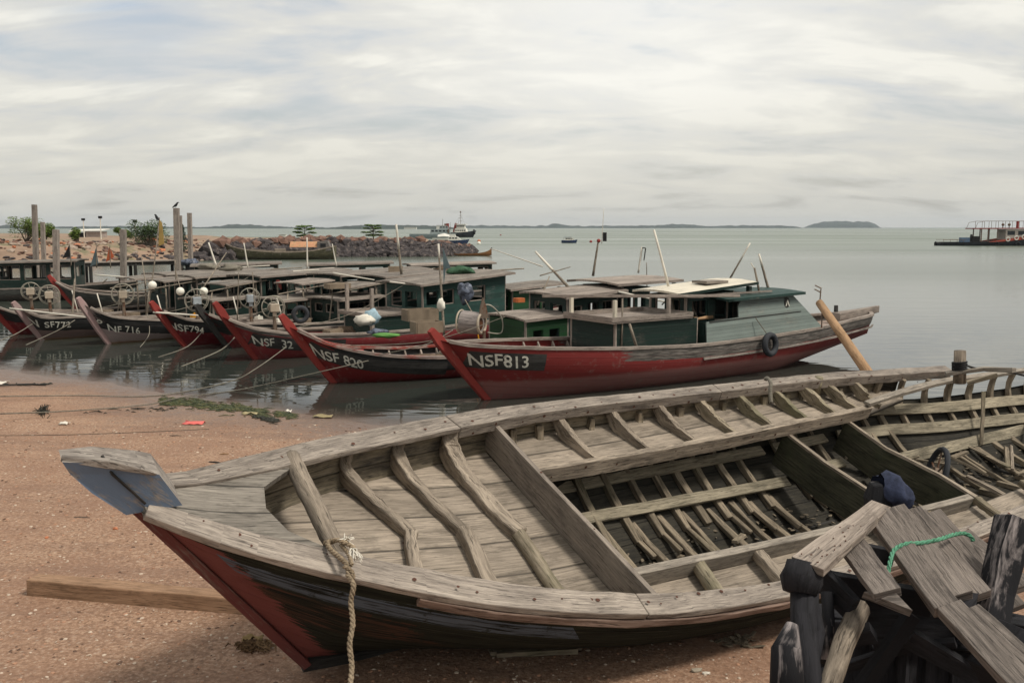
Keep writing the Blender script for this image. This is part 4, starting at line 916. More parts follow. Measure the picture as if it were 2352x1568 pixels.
pole(at(1246, 612, 26.0), at(1125, 570, 27.5), .022, 'long thin bamboo reaching out left beyond the crossed stick', mt=m_wpole)
pole(at(1235, 700, 24.2), at(1262, 635, 24.9), .03, 'short prop under the crossed sticks on boat 820')
pole(at(1240, 633, 25.0), at(1310, 613, 25.4), .022, 'thin stick lying across the crossed sticks')
pole(at(1362, 634, 27), at(1374, 555, 27), .05, 'dark signal mast with red top on the tan roof')
pole(at(1382, 560, 27), at(1387, 478, 27), .014, 'thin aerial above the dark signal mast', mt=m_wpole)
b = MB(); b.box(at(1389, 544, 27), (.11, .05, .26)); one('lantern', b, m_black, 'black lantern beside the thin aerial', 'lantern')
b = MB(); b.ball(at(1375, 553, 27), .06); one('mast_light', b, m_redp, 'red light on top of the dark signal mast', 'light')
pole(at(1466, 627, 28), at(1474, 567, 28), .04, 'whitish post behind the tan roof', mt=m_wpole)
b = MB(); b.bar(at(1471, 600, 28), at(1475, 568, 28), .03, .03); b.bar(at(1474, 569, 28), at(1483, 570, 28), .03, .03); b.bar(at(1483, 570, 28), at(1479, 598, 28), .03, .03); one('ladder_frame', b, m_dark, 'small dark frame on the whitish post', 'frame')
pole(at(1486, 660, 27), at(1485, 603, 27), .02, 'thin grey rod right of the whitish post')
pole(at(1676, 641, 25.5), at(1723, 558, 25.5), .035, 'pole leaning right from the pale roof of boat 813', tip=.55)
pole(at(1766, 668, 24), at(1743, 583, 24), .045, 'pole with pale frayed top rising from the grey cabin', tip=.3)
pole(at(1020, 770, 25), at(1007, 560, 25.5), .05, 'grey mast beside the third boat cabin', tip=.25)
pole(at(922, 630, 31), at(910, 515, 31), .06, 'slim mast with pale top against the far water', tip=.5)
pole(at(706, 620, 37), at(705, 545, 37), .045, 'white upright stick in front of the derelict boat', mt=m_wpole)
pole(at(570, 617, 37), at(560, 558, 37), .04, 'white stick leaning slightly left near the derelict bow', mt=m_wpole)
pole(at(497, 612, 37), at(479, 557, 37), .05, 'white stick leaning left behind the flat roofs', mt=m_wpole)
pole(at(773, 612, 37), at(763, 560, 37), .035, 'white stick under the derelict boat stern', mt=m_wpole)
pole(at(405, 655, 32), at(402, 597, 32), .035, 'thin grey upright beside the pier end')
pole(at(338, 720, 29.5), at(366, 500, 30.5), .03, 'flag pole with pale yellow flag on boat 716', bend=.03)
pole(at(466, 662, 30), at(520, 580, 31), .03, 'thin stick leaning right above a white float')
pole(at(415, 668, 30.5), at(405, 625, 30.8), .02, 'thin rod holding a white float')
pole(at(545, 735, 27), at(548, 625, 27), .02, 'thin rod beside the paired net reels')
pole(at(586, 715, 27.6), at(580, 625, 27.8), .028, 'second thin rod beside the paired net reels')
pole(at(1102, 795, 23.5), at(1093, 735, 23.5), .03, 'yellow painted stick on boat 820', mt=m_yellow)
pole(at(1094, 735, 23.5), at(1068, 688, 24), .025, 'grey stick leaning above the yellow stick')
pole(at(335, 655, 31), at(325, 590, 32), .03, 'short slanting stick behind the white float')
pole(at(235, 650, 33), at(247, 640, 33), .03, 'stub of pole on the flat roofs at left')
pole(at(165, 740, 30.5), at(172, 640, 31), .05, 'dark post rising among the left boats')
for k, (a, c, D, lb) in enumerate([((22, 708), (300, 740), 28.2, 'long white stick lying along the rail of boat 772'), ((352, 717), (480, 726), 26.9, 'white stick lying along the rail of boat 716'), ((218, 606+25), (345, 640), 36, 'white stick laid along a far flat roof, left'), ((345, 640), (450, 642), 35, 'white stick laid along a far flat roof, middle'), ((540, 627), (640, 638), 34, 'white stick laid along the flat roof over the net reels'), ((765, 627), (860, 643), 30, 'white stick on the roof edge behind boat 820'), ((895, 647), (1000, 660), 27.5, 'white stick on the near roof corner of the third boat'), ((1075, 630), (1140, 637), 30, 'pale batten lying on the grey roof of the third boat'), ((1215, 778-60), (1300, 757-60), 24.5, 'pale batten along the tan box roof'), ((1420, 670), (1540, 696), 23.6, 'white stick slanting down under the boom of boat 813')]):
    pole(at(*a, D), at(*c, D), .035, lb, mt=m_wpole)
# round floats
for x, y, D, lb in ((350, 655, 29.6, 'white ball float on the flag pole'), (414, 669, 30.4, 'white ball float left of the third net reel'), (468, 669, 30, 'white ball float behind the third net reel')):
    b = MB(); b.ball(at(x, y, D), .138, n=14); one('ball_float', b, m_ball, lb, 'float', 'white ball floats on the left boats', smooth=True)
def flag(pts, D, mt, lb):
    b = MB(); b.prism([at(x, y, D) for x, y in pts], (0, .02, 0)); one('flag', b, mt, lb, 'flag')
flag([(366, 505), (372, 512), (377, 560), (364, 565)], 30.4, plain('ochre flag', (.35, .24, .08), .9), 'limp ochre flag on the tall pole over boat 716')
flag([(160, 560), (162, 590), (148, 592), (143, 594)], 41, m_black, 'black flag on a stick left of the pier')
flag([(251, 567), (262, 590), (243, 602)], 45, plain('orange flag', (.42, .10, .04), .9), 'orange red flag above the pier')
flag([(220, 570), (226, 605), (207, 612)], 44, plain('slate flag', (.09, .12, .13), .9), 'slate grey cloth hanging above the pier')
flag([(1017, 568), (1030, 603), (1035, 615), (1024, 618), (1019, 655)], 25.6, plain('blue grey cloth', (.10, .14, .15), .9), 'blue grey cloth hanging from the grey mast')
for x0, y0, x1, y1, D in ((160, 560, 164, 610, 41), (252, 560, 254, 615, 45), (222, 560, 222, 615, 44)): pole(at(x1, y1, D), at(x0, y0, D), .03, {160: 'stick carrying the black flag', 252: 'stick carrying the orange flag', 222: 'stick carrying the slate cloth'}[x0])
# cargo on the boats
def crate(px, py, D, sz, mt, lb, name='crate', cat='crate', rz=.5, grp=None):
    t = at(px, py, D); b = MB(); a, c, h = sz; x, y, z = t
    for s_ in (-1, 1):
        b.box((x+math.cos(rz)*s_*a/2, y+math.sin(rz)*s_*a/2, z+h/2), (.03, c, h), rz=rz); b.box((x-math.sin(rz)*s_*c/2, y+math.cos(rz)*s_*c/2, z+h/2), (a-.03, .03, h*.996), rz=rz)
    b.box((x, y, z+.02), (a*.97, c*.97, .03), rz=rz); b.box((x, y, z+h*.8), (a*.9, c*.9, .03), rz=rz)
    return one(name, b, mt, lb, cat, grp)
def lump(px, py, D, r_, sq, mt, lb, name, cat, sd=1):
    b = MB(); b.ball(at(px, py, D), r_, n=16, sq=sq, jit=.5, seed=sd); return one(name, b, mt, lb, cat, smooth=True)
crate(980, 763, 24.2, (.75, .45, .3), m_card, 'brown wooden box on the deck of the third boat')
crate(965, 735, 25.6, (.9, .5, .32), m_card, 'grey brown box standing behind the brown box')
crate(1466, 720, 22.8, (.5, .35, .15), m_orange, 'orange crate on the shelf of boat 813')
crate(1192, 694, 25.6, (.25, .2, .12), m_orange, 'rust orange crate beside the hauling drum')
crate(1687, 776, 22.2, (.17, .12, .11), m_yellow, 'small yellow box hanging on the grey cabin', 'box', 'box')
crate(775, 662, 28.8, (.7, .5, .16), m_card, 'brown tray on the green cabin behind boat 820', 'tray', 'tray')
lump(1410, 790, 20.6, .3, (1.0, .3, .18), plain('bleached red float', (.45, .20, .15), .7, c2=(.6, .5, .42)), 'bleached red and white fender on the deck of boat 813', 'fender', 'fender')
lump(1492, 795, 20.9, .26, (.9, .6, .45), m_card, 'tan sack by the green deck house of boat 813', 'sack', 'sack', 3)
lump(835, 735, 24.8, .28, (1, .7, .55), m_paper, 'white cloth bundle behind the deck of boat 820', 'bundle', 'bundle', 4)
lump(855, 728, 25, .25, (.9, .5, .8), plain('pale blue sheet', (.30, .42, .48), .7), 'pale blue plastic sheet beside the white bundle', 'plastic_sheet', 'sheet', 5)
lump(870, 762, 24.6, .24, (1.2, .6, .35), m_tarp, 'dark blue grey bundle on the third boat deck', 'bundle', 'bundle', 6)
lump(888, 770, 24.0, .25, (1.3, .6, .25), plain('green net', (.10, .24, .06), .9), 'green net heap on the third boat deck', 'net_heap', 'net', 7)
lump(1070, 672, 25.5, .28, (.8, .7, 1.0), m_tarp, 'grey blue cloth heap beside the grey mast', 'cloth_heap', 'cloth', 8)
lump(1013, 700, 25.0, .14, (.8, .5, 1.2), m_ball, 'white plastic can hanging on the grey mast', 'can', 'can', 9)
lump(1360, 668, 25.1, .25, (1.4, .6, .35), m_ropeg, 'coil of gear on the wheelhouse roof of boat 820', 'rope_coil', 'rope', 10)
b = MB(); b.torus(at(690, 722, 26.3), .2, .07, (.5, -1, 0), n=20, k=8); one('tyre', b, m_tyre, 'black tyre hanging on the green cabin behind the third prow', 'tyre', smooth=True)
px_, py_, pz_ = W2L(b8, at(1721, 790, 21.8))
b = MB(); b.torus(L2W(b8, 7.35, -1.32, .78), .23, .075, V((math.cos(R(34)+.25)*.25+math.sin(R(34)), -math.cos(R(34)), .1)), n=28, k=10); one('tyre', b, m_tyre, 'black tyre fender hung on the side of boat 813', 'tyre', smooth=True)
b = MB(); b.tube([L2W(b8, 7.3, -1.28, 1.0), L2W(b8, 7.1, -1.05, 1.42)], .012); one('fender_rope', b, m_ropeg, 'short rope holding the tyre on boat 813', 'rope')
b = MB(); b.tube([at(1530, 745, 20.9), at(1590, 733, 21.5), at(1600, 733, 21.6)], [.055, .06, .05], n=8, jit=.06); b.tube([at(1600, 733, 21.6), at(1635, 727, 22.0)], [.035, .05], n=8, jit=.1); one('driftwood_log', b, m_timber, 'peeled pale log slung on the side of boat 813', 'log', smooth=True)
b = MB(); b.tube([at(1520, 700, 23.1), at(1530, 690, 23.1), at(1540, 700, 23)], .02); one('rope_scrap', b, m_ropeg, 'rope scrap on the shelf of boat 813', 'rope')

# loose clutter on roofs and decks: lashed sticks, fuel cans, folded nets
rnd.seed(42)
def put(bt, x, y, z): return L2W(bt, x, y, z)
KC = {'can': ('small plastic fuel can', 'can'), 'net': ('folded fishing net', 'net'), 'box': ('small wooden fish box', 'box'), 'stick': ('spare stick', 'stick')}
WH = {id(b1): 'the leftmost boat', id(b2): 'the brownish boat', id(b3): 'the pale boat', id(b4): 'the maroon boat', id(b5): 'the dark stemmed boat', id(b6): 'the worn numbered boat', id(b7): 'the pale decked boat'}
nn_ = 0
for bt in B_LEFT:
    for where, x, z_ in (('fore deck', 2.4, None), ('roof', 7.2, 1.0), ('mid deck', 3.1, None), ('after roof', 8.6, 1.0)):
        if bt is b7 and z_: continue
        k = rnd.choice(('can', 'net', 'box')) if z_ is None else rnd.choice(('stick', 'net', 'box')); y = rnd.uniform(-.5, .5); nn_ += 1
        z = bt.z(x)-.15 if z_ is None else (1.98 if bt is not b6 else 2.16)
        p = put(bt, x+rnd.uniform(-.3, .3), y, z); b = MB(); lbn, ct = KC[k]; lbn = lbn.replace('small ', ''); mt = m_card
        if k == 'can': b.box(p+V((0, 0, .14)), (.22, .16, .28), rz=rnd.random()); b.tube([p+V((0, 0, .28)), p+V((.02, 0, .33))], .03, n=6); mt = rnd.choice((m_ball, plain('blue can', (.04, .12, .25), .5), m_yellow))
        elif k == 'net': b.ball(p+V((0, 0, .06)), .34, n=16, sq=(1.2, .8, .42), jit=.7, seed=nn_); mt = rnd.choice((m_ropeg, plain('net green', (.04, .09, .05), .95, sc_=18, var=.5), plain('net brown', (.11, .075, .05), .95, sc_=18, var=.5)))
        elif k == 'box': b.box(p+V((0, 0, .11)), (.5, .34, .2), rz=rnd.random()); b.box(p+V((0, 0, .225)), (.54, .1, .03), rz=.3)
        else: b.tube([p, p+V((rnd.uniform(.8, 1.4), rnd.uniform(.3, .8), .05))], .022, n=5); mt = rnd.choice((m_wpole, m_pole))
        one({'can': 'fuel_can', 'net': 'net_heap', 'box': 'fish_box', 'stick': 'stick'}[k], b, mt, '%s on the %s of %s' % (lbn, where, WH[id(bt)]), ct, smooth=(k == 'net'))
for i, (bt, x0, x1) in enumerate(((b3, 1.3, 5.3), (b4, 1.7, 5.5), (b6, 1.0, 4.8), (b2, .8, 5.0), (b7, .4, 4.5))):
    p, q = put(bt, x0, -.2, bt.z(x0)+.1), put(bt, x1, -.3, 1.9 if bt is not b7 else 1.35); b = MB(); b.tube(curve([p, p.lerp(q, .5)-V((0, 0, .25)), q], 8), .01, n=5)
    one('stay_rope', b, m_ropeg, 'slack stay rope from bow to cabin of '+WH[id(bt)], 'rope')

# ---------------------------------------------------------------- mooring ropes
def rope(pts, r_, lb, mt=None, n=6, seg=6, name='mooring_rope', cat='rope', grp=None):
    b = MB(); b.tube(curve(pts, seg), r_, n=n); return one(name, b, mt or m_ropeg, lb, cat, grp, smooth=True)
GR = 'mooring ropes running from the boats to the beach'
z0 = .03
rope([at(466, 760, 27.6), at(430, 796, 25), at(364, 820, 23.9)], .014, 'rope curving into the water below number 794', grp=GR)
rope([at(547, 764, 26.2), at(510, 802, 24), at(416, 842, 22.6)], .016, 'rope curving into the water left of the bright red prow', grp=GR)
rope([at(657, 797, 24), at(590, 845, 21.5), onz(525, 877, .02), onz(360, 908, .03), onz(180, 908, .12), onz(0, 910, .2)], .012, 'rope from the worn number running along the wet sand', grp=GR)
rope([at(872, 822, 21), at(760, 848, 20), onz(560, 893, .03), onz(420, 912, .06), onz(330, 930, .12), onz(150, 944, .2), onz(0, 950, .26)], .012, 'rope from number 820 running to the lower beach', grp=GR)
rope([at(80, 740, 29), at(40, 765, 27), at(0, 782, 26)], .014, 'rope crossing the bow of the leftmost boat', grp=GR)
rope([at(172, 735, 28.5), at(130, 760, 27.5), at(60, 792, 26.2)], .014, 'rope below number 772', grp=GR)
rope([at(338, 720, 29.4), at(343, 765, 28), at(322, 797, 26.5)], .012, 'rope hanging from the flag pole into the water', grp=GR)
rope([at(1040, 758, 20.8), at(980, 790, 20.2), at(870, 815, 20.3)], .01, 'thin rope across the deck of boat 820', grp=GR)
rope([onz(0, 1000, .3), onz(160, 998, .25), onz(330, 992, .22), onz(480, 985, .18)], .005, 'thin dark line lying across the open sand', mt=m_dark, grp=GR)
rope([onz(0, 885, .1), onz(60, 882, .07), onz(105, 884, .06)], .02, 'dark stick of drift line at the left edge', mt=m_dark)

# ---------------------------------------------------------------- leaning mooring timber and post
p1 = at(1882, 695, 16.5); p0 = at(1998, 862, 14.6); d_ = (p0-p1).normalized()
b = MB(); b.tube([p0+d_*1.0, p0, p0.lerp(p1, .5), p1], [.085, .085, .08, .07], n=10, jit=.03)
t = thing('mooring_timber', 'stout leaning timber in the water off the stern of boat 813', 'timber', p0+d_*1.0, world=True); b.build('trunk', m_timber, t, smooth=True)
b = MB(); b.tube([p1-d_*-.02, at(1885, 668, 16.5), at(1886, 662, 16.5), at(1872, 655, 16.5)], .012); b.tube([at(1886, 672, 16.5), at(1871, 664, 16.5)], .012); b.tube([at(1888, 720, 16.3), at(1887, 752, 16.2)], .012); b.build('hook', m_iron, t)
t = thing('bollard_post', 'grey round post wound with dark rope at the far rail of the wreck', 'post', at(2203, 870, 11.4), world=True)
b = MB(); b.tube([at(2204, 880, 11.4), at(2205, 805, 11.4)], [.078, .07], n=12); b.build('post', m_frame, t, smooth=True)
b = MB()
for i in range(5): b.torus(at(2204, 832+i*4.5, 11.4), .082, .013, (0.05*(i-2), .1, 1), n=20, k=6)
b.build('rope_winding', m_black, t, smooth=True)
rope([at(2215, 838, 11.4), at(2260, 850, 11.3), at(2310, 853, 11.1), at(2352, 862, 10.9)], .014, 'dark rope from the round post to the right edge', mt=m_dark)
b = MB(); b.sweep([at(2172, 858, 11.4), at(2260, 848, 11.3), at(2330, 850, 11.0)], (.10, .05), jit=.008); one('loose_plank', b, m_wood, 'grey plank lying behind the round post', 'plank')
b = MB(); b.sweep([at(2222, 880, 10.9), at(2290, 860, 10.8)], (.08, .05), jit=.008); one('loose_plank', b, m_knee, 'short plank propped on the broken rail', 'plank')
b = MB(); b.tube(curve([at(1758, 872, 10.3), at(1762, 868, 10.3), at(1770, 878, 10.15), at(1769, 895, 10.1), at(1771, 925, 10.05)], 5), .022, n=8, jit=.08); one('rope_loop', b, m_ropeg, 'old grey rope looped over the far gunwale', 'rope', smooth=True)
# tyre and engine scrap in the hold
t = thing('old_wheel', 'dark tyred wheel leaning in the hold of the wreck', 'wheel', L(5.7, -.95, -.1), world=True)
cw = L(5.75, -.72, -.08); b = MB(); b.torus(cw, .30, .035, (A_*.7-T_*.7), n=32, k=8); b.build('tyre', m_tyre, t, smooth=True)
b = MB(); b.tube([cw-(A_-T_)*.03, cw+(A_-T_)*.03], .07, n=12)
for i in range(6):
    a = i*math.pi/3; u1 = (A_+T_).normalized(); b.tube([cw, cw+(u1*math.cos(a)+N_*math.sin(a))*.26], .012, n=5)
b.build('hub', m_iron, t)
for i, (s, t_, l_, lb) in enumerate([(6.3, .2, .5, 'broken slat across the hold debris'), (6.8, -.2, .6, 'longer broken slat aft in the hold'), (6.0, .35, .4, 'short slat leaning in the hold'), (7.3, .1, .4, 'grey slat at the right edge of the hold'), (2.4, -.1, .35, 'splintered stick in the hold of the wreck')]):
    b = MB(); p = L(s, -.85, t_); dr = (A_*rnd.uniform(-1, 1)+T_*rnd.uniform(-1, 1)+N_*.2).normalized(); b.sweep([p, p+dr*l_], (.06, .025), jit=.006); one('broken_slat', b, m_hold, lb, 'slat')
# ---------------------------------------------------------------- rope hung over the near gunwale
t = thing('hanging_rope', 'frayed tan rope knotted round the near gunwale and hanging to the sand', 'rope', L(-2.2, 0, -.9), world=True)
g1 = [at(768, 1243, 5.55), at(752, 1246, 5.52), at(760, 1262, 5.45), at(783, 1282, 5.36), at(800, 1300, 5.26), at(800, 1322, 5.18), at(812, 1345, 5.1), at(806, 1380, 5.08), at(810, 1430, 5.0), at(803, 1480, 4.9), at(808, 1530, 4.82), at(803, 1580, 4.7)]
def twist(pts, r_, n=3, pitch=.09):
    c = curve(pts, 9); bs = MB(); Ls = 0; fr_ = []
    for i, p in enumerate(c):
        if i: Ls += (p-c[i-1]).length
        t_ = (c[min(i+1, len(c)-1)]-c[max(i-1, 0)]).normalized(); sd = t_.cross(V((.3, 1, .1))).normalized(); up = sd.cross(t_); fr_.append((p, sd, up, Ls))
    for k in range(n):
        bs.tube([p+(sd*math.cos(l*2*math.pi/pitch+k*2.09)+up*math.sin(l*2*math.pi/pitch+k*2.09))*r_*.55 for p, sd, up, l in fr_], r_*.55, n=5)
    return bs
twist(g1, .0165).build('rope', m_rope, t, smooth=True)
b = twist([at(745, 1246, 5.6), at(775, 1240, 5.5), at(805, 1252, 5.45), at(815, 1262, 5.42)], .015)
for q in ([at(800, 1236, 5.5), at(790, 1245, 5.48), at(805, 1250, 5.46)], [at(783, 1250, 5.5), at(800, 1272, 5.4), at(808, 1296, 5.24)], [at(790, 1300, 5.24), at(808, 1312, 5.2), at(812, 1330, 5.16)]):
    c = twist(q, .013); k = len(b.v); b.v += c.v; b.f += [tuple(i+k for i in f_) for f_ in c.f]; b.uv += c.uv; b.m += c.m
b.build('knot', m_rope, t, smooth=True)
b = MB()
for i in range(34):
    p = at(808+rnd.uniform(-4, 4), 1262+rnd.uniform(-4, 6), 5.42); e = at(800+rnd.uniform(0, 34), 1278+rnd.uniform(-2, 14), 5.36+rnd.uniform(-.03, .03)); b.tube(curve([p, p.lerp(e, .5)+V((rnd.uniform(-.02, .02), 0, rnd.uniform(0, .03))), e], 3), .003, n=4)
for i in range(26):
    p = at(795+rnd.uniform(-6, 4), 1236+rnd.uniform(-2, 8), 5.5); b.tube([p, p+V((rnd.uniform(-.05, .05), rnd.uniform(-.03, .03), rnd.uniform(-.03, .03)))], .003, n=4)
b.build('frayed_end', m_paper, t)['kind'] = 'stuff'

# ---------------------------------------------------------------- pier and piles on the left
pA, pB = V((-46, 44.0, 1.33)), V((-22.3, 64.2, 1.33)); dr = (pB-pA).normalized(); sdv = V((-dr.y, dr.x, 0))
t = thing('wooden_pier', 'long low plank pier behind the left boats', 'pier', (pA.x, pA.y, 0), world=True)
b = MB(); b.sweep([pA.lerp(pB, i/10)+V((0, 0, .05*mn.noise(V((i, 0, 0))))) for i in range(11)], (1.3, .07)); b.build('walkway', m_brail, t)
for s_ in (-.5, .5):
    b = MB(); b.bar(pA+sdv*s_-V((0, 0, .16)), pB+sdv*s_-V((0, 0, .16)), .12, .22); b.build('pier_beam', m_dark, t)
Lp = (pB-pA).length
for i in range(11):
    q = pA+dr*(Lp*(i+.5)/11)
    for s_ in (-.5, .5):
        b = MB(); b.tube([q+sdv*s_-V((0, 0, 2)), q+sdv*s_-V((0, 0, .1))], .11, n=7); b.build('pier_leg', m_dark, t)
    if i % 3 == 1:
        b = MB(); b.bar(q+sdv*.55-V((0, 0, .25)), q+sdv*.55+dr*2.2-V((0, 0, 1.3)), .09, .09); b.build('brace', m_dark, t)
GPI = 'tall wooden piles beside the pier'
for x, yt, yb, D, r_, lb in ((79, 470, 612, 56, .125, 'tallest square pile at the far left, beside the green bush'), (98, 510, 612, 58, .11, 'thinner pile just right of the tallest left pile'), (283, 527, 705, 52, .14, 'pile in front of the middle bush'),
                             (405, 478, 612, 60, .155, 'thick pile near the pier end with a crow on top'), (413, 495, 612, 61, .12, 'pile tight behind the thick crow pile'), (435, 489, 600, 62, .13, 'last pile at the right, beside the dark conifer'), (128, 527, 760, 44, .115, 'weathered pile standing in front of the pier')):
    b = MB(); a, c = at(x+(6 if x == 128 else 2), yb, D), at(x, yt, D); a.z = -.5
    b.sweep([a, a.lerp(c, .5), c], (r_*2, r_*2), (1, 0, 0), jit=.015); one('pile', b, m_brail, lb, 'pile', GPI)
b = MB(); b.ball(at(437, 603, 61), .55, sq=(1.2, .8, .45), jit=.5, n=14); one('tarpaulin_heap', b, m_tarp, 'dark tarpaulin heap on the end of the pier', 'tarpaulin', smooth=True)
b = MB(); b.tube([at(440, 640, 61), at(438, 606, 61)], .35, n=10); one('drum', b, m_black, 'black drum under the heap at the pier end', 'drum')
# crows: body, tail, head in one mesh
def crow(p, yaw, lb, sc_=1.0):
    b = MB(); p = V(p); f_ = V((math.cos(yaw), math.sin(yaw), 0)); u = V((0, 0, 1))
    c = [p+(-f_*.22+u*.02)*sc_, p+(-f_*.12+u*.09)*sc_, p+(u*.17)*sc_, p+(f_*.07+u*.26)*sc_, p+(f_*.10+u*.33)*sc_, p+(f_*.15+u*.345)*sc_, p+(f_*.22+u*.33)*sc_]
    b.tube(c, [q*sc_ for q in (.015, .045, .085, .06, .045, .035, .005)], n=9)
    for s_ in (-1, 1): b.tube([p+(f_.cross(u)*.03*s_+u*.10)*sc_, p+(f_.cross(u)*.03*s_)*sc_], .008*sc_, n=4)
    one('crow', b, m_black, lb, 'bird', 'crows perched on piles and flags', smooth=True)
crow(at(404, 478, 60), .3, 'crow perched on the thick pile near the pier end', 1.05)
crow(at(361, 508, 30.5), 2.6, 'crow perched on the flag pole above the ochre flag', .62)
crow(at(57, 611, 46), 1.0, 'dark bird standing on the pier at far left', .9)
# ---------------------------------------------------------------- far spit of land
poly = [(-260, 56), (-90, 60), (-55, 69), (-40, 79), (-34, 90), (-26, 108), (-22.5, 113), (-14, 112.5), (-8.5, 113.5), (-5.5, 118), (-8, 126), (-14, 131), (-24, 136), (-38, 150), (-60, 175), (-85, 210), (-130, 300), (-320, 330)]
def pdist(x, y):
    ins = False; dm = 1e9; n_ = len(poly)
    for i in range(n_):
        x1, y1 = poly[i]; x2, y2 = poly[(i+1) % n_]
        if (y1 > y) != (y2 > y) and x < (x2-x1)*(y-y1)/(y2-y1)+x1: ins = not ins
        dx, dy = x2-x1, y2-y1; k = max(0, min(1, ((x-x1)*dx+(y-y1)*dy)/(dx*dx+dy*dy))); dm = min(dm, math.hypot(x-x1-k*dx, y-y1-k*dy))
    return dm if ins else -dm
def spit_z(x, y):
    d_ = pdist(x, y)
    if d_ < -4: return -1.2
    k = max(0, min(1, (d_)/(4.5 if x > -30 else 11))); k = k*k*(3-2*k)
    h = lerp(x, [-160, -60, -30, -10, -5], [2.4, 2.2, 2.1, 1.9, 1.1])
    if y > 150: h = min(h, 1.7)
    return -.5+(h+.5)*k+.22*mn.noise(V((x*.3, y*.3, 0)))*k+(.35*mn.noise(V((x*.1, y*.1, 5))) if y < 150 else 0)*k
xs = axis_steps([(-320, -120, 10), (-120, -60, 3), (-60, 4, 1.2)]); ys = axis_steps([(56, 150, 1.8), (150, 340, 8)])
b = MB(); b.grid([[V((x, y, spit_z(x, y))) for y in ys] for x in xs])
m_spit = plain('dry orange earth', (.27, .185, .13), .95, sc_=.25, c2=(.15, .135, .08), thr=.56, var=.3)
tag(b.build('headland', m_spit, smooth=True), 'low orange earth headland behind the moored boats', None, kind='structure')
# rubble bank and breakwater rocks
m_rk = plain('dark breakwater rock', (.05, .042, .042), .9, sc_=2, var=.5, c2=(.13, .105, .09), thr=.6); m_rkb = plain('brown rock', (.15, .085, .062), .9, sc_=2, var=.4)
b = MB(); rnd.seed(11)
def onedge(u):   # along the front of the breakwater
    return lerp(u, [0, .3, .7, .85, 1], [-34, -24, -9.5, -7.2, -5.4]), lerp(u, [0, .3, .7, .85, 1], [98, 111.5, 113, 117, 119])
for _ in range(1500):
    u = rnd.random()**.8; x, y = onedge(u); v_ = rnd.random(); top = lerp(x, [-34, -12, -7, -4], [2.2, 2.15, 1.2, .25])
    b.rock((x+rnd.uniform(-.4, .4), y+v_*3.4, -.1+v_*top*rnd.uniform(.9, 1.05)), rnd.choice((.25, .35, .45, .6, .85)), m=1 if v_ > .74+.2*rnd.random() else 0, sq=(1, 1, .8))
tag(b.build('breakwater_rocks', [m_rk, m_rkb]), 'dark piled rocks of the breakwater with browner stones on top', 'rocks', kind='stuff')
b = MB()
for _ in range(3600):
    x = rnd.uniform(-120, -26); y = lerp(x, [-260, -90, -55, -40, -34, -26], [56, 60, 69, 79, 90, 108])+rnd.random()**1.3*24-.5
    z = spit_z(x, y)
    b.rock((x, y, z+.05), rnd.uniform(.1, .36)*(1 if rnd.random() < .9 else 1.6), m=2 if z < .9 and rnd.random() < .75 else rnd.choice((0, 0, 0, 1, 1, 2, 3)), sq=(1.3, 1, .55))
tag(b.build('rubble_bank', [m_rkb, plain('pale rubble', (.30, .235, .185), .9, sc_=2), m_rk, m_brick]), 'broken brick and stone rubble along the bank', 'rubble', kind='stuff')
# vegetation
def leafmat(n, c, c2):
    m, nt, p = newmat(n); oi = N(nt, 'ShaderNodeNewGeometry'); r_ = RAMP(nt, (oi, 'Random Per Island') if False else (oi, 8), [(0, c), (1, c2)])
    nt.links.new(r_.outputs[0], p.inputs['Base Color']); p.inputs['Roughness'].default_value = .6; p.inputs['Specular IOR Level'].default_value = .2; return m
m_leafd = leafmat('dark leaves', (.03, .06, .018), (.09, .14, .04)); m_leafb = leafmat('bright leaves', (.07, .12, .02), (.18, .24, .05)); m_leafc = leafmat('conifer needles', (.02, .045, .028), (.05, .085, .05))
m_bark = wood('bark', (.05, .04, .03), (.16, .13, .1))
def leaves(b, c, r3, n, sz, flat=.5):
    for _ in range(n):
        d_ = V((rnd.gauss(0, 1), rnd.gauss(0, 1), rnd.gauss(0, 1))).normalized()*rnd.random()**.4; p = V(c)+V((d_.x*r3[0], d_.y*r3[1], d_.z*r3[2]))
        a = V((rnd.uniform(-1, 1), rnd.uniform(-1, 1), rnd.uniform(-flat, flat))).normalized(); e = a.cross(V((rnd.uniform(-.6, .6), rnd.uniform(-.6, .6), 1))).normalized(); s_ = sz*rnd.uniform(.6, 1.3)
        b.q([p-a*s_, p+e*s_*.45, p+a*s_, p-e*s_*.45])
def shrub(px, py, D, w_, h_, lb, mt, name='bush', cat='bush', n=11, dens=330, base=None):
    g_ = at(px, py, D); z0 = spit_z(g_.x, g_.y)-.1 if base is None else base; g_.z = z0; t = thing(name, lb, cat, g_, world=True, group='green bushes on the headland')
    b = MB(); b2 = MB()
    for i in range(n):
        a = rnd.uniform(0, 6.28); r_ = rnd.random()**.6*.36*w_; top = rnd.uniform(.35, .8)*h_
        c = g_+V((math.cos(a)*r_, math.sin(a)*r_, top)); rr = rnd.uniform(.18, .30)*w_
        leaves(b, c, (rr, rr, min(rr*.85, h_*.3)), dens, .13*min(1.3, max(.7, D/110)))
        b2.tube([g_+V((rnd.uniform(-.1, .1), 0, 0)), g_.lerp(c, .5)+V((rnd.uniform(-.2, .2), 0, 0)), c], [.06, .04, .015], n=5)
    b.build('foliage', mt, t); b2.build('stems', m_bark, t)
shrub(62, 570, 92, 3.6, 2.7, 'large bright green bush behind the tallest left pile', m_leafb)
shrub(100, 572, 94, 2.6, 2.2, 'bright bush between the two left piles', m_leafb)
shrub(180, 565, 97, 1.8, 1.9, 'small bright bush left of the long hut', m_leafb, n=6)
shrub(285, 560, 105, 1.9, 1.7, 'small bush behind the middle pile', m_leafb, n=6)
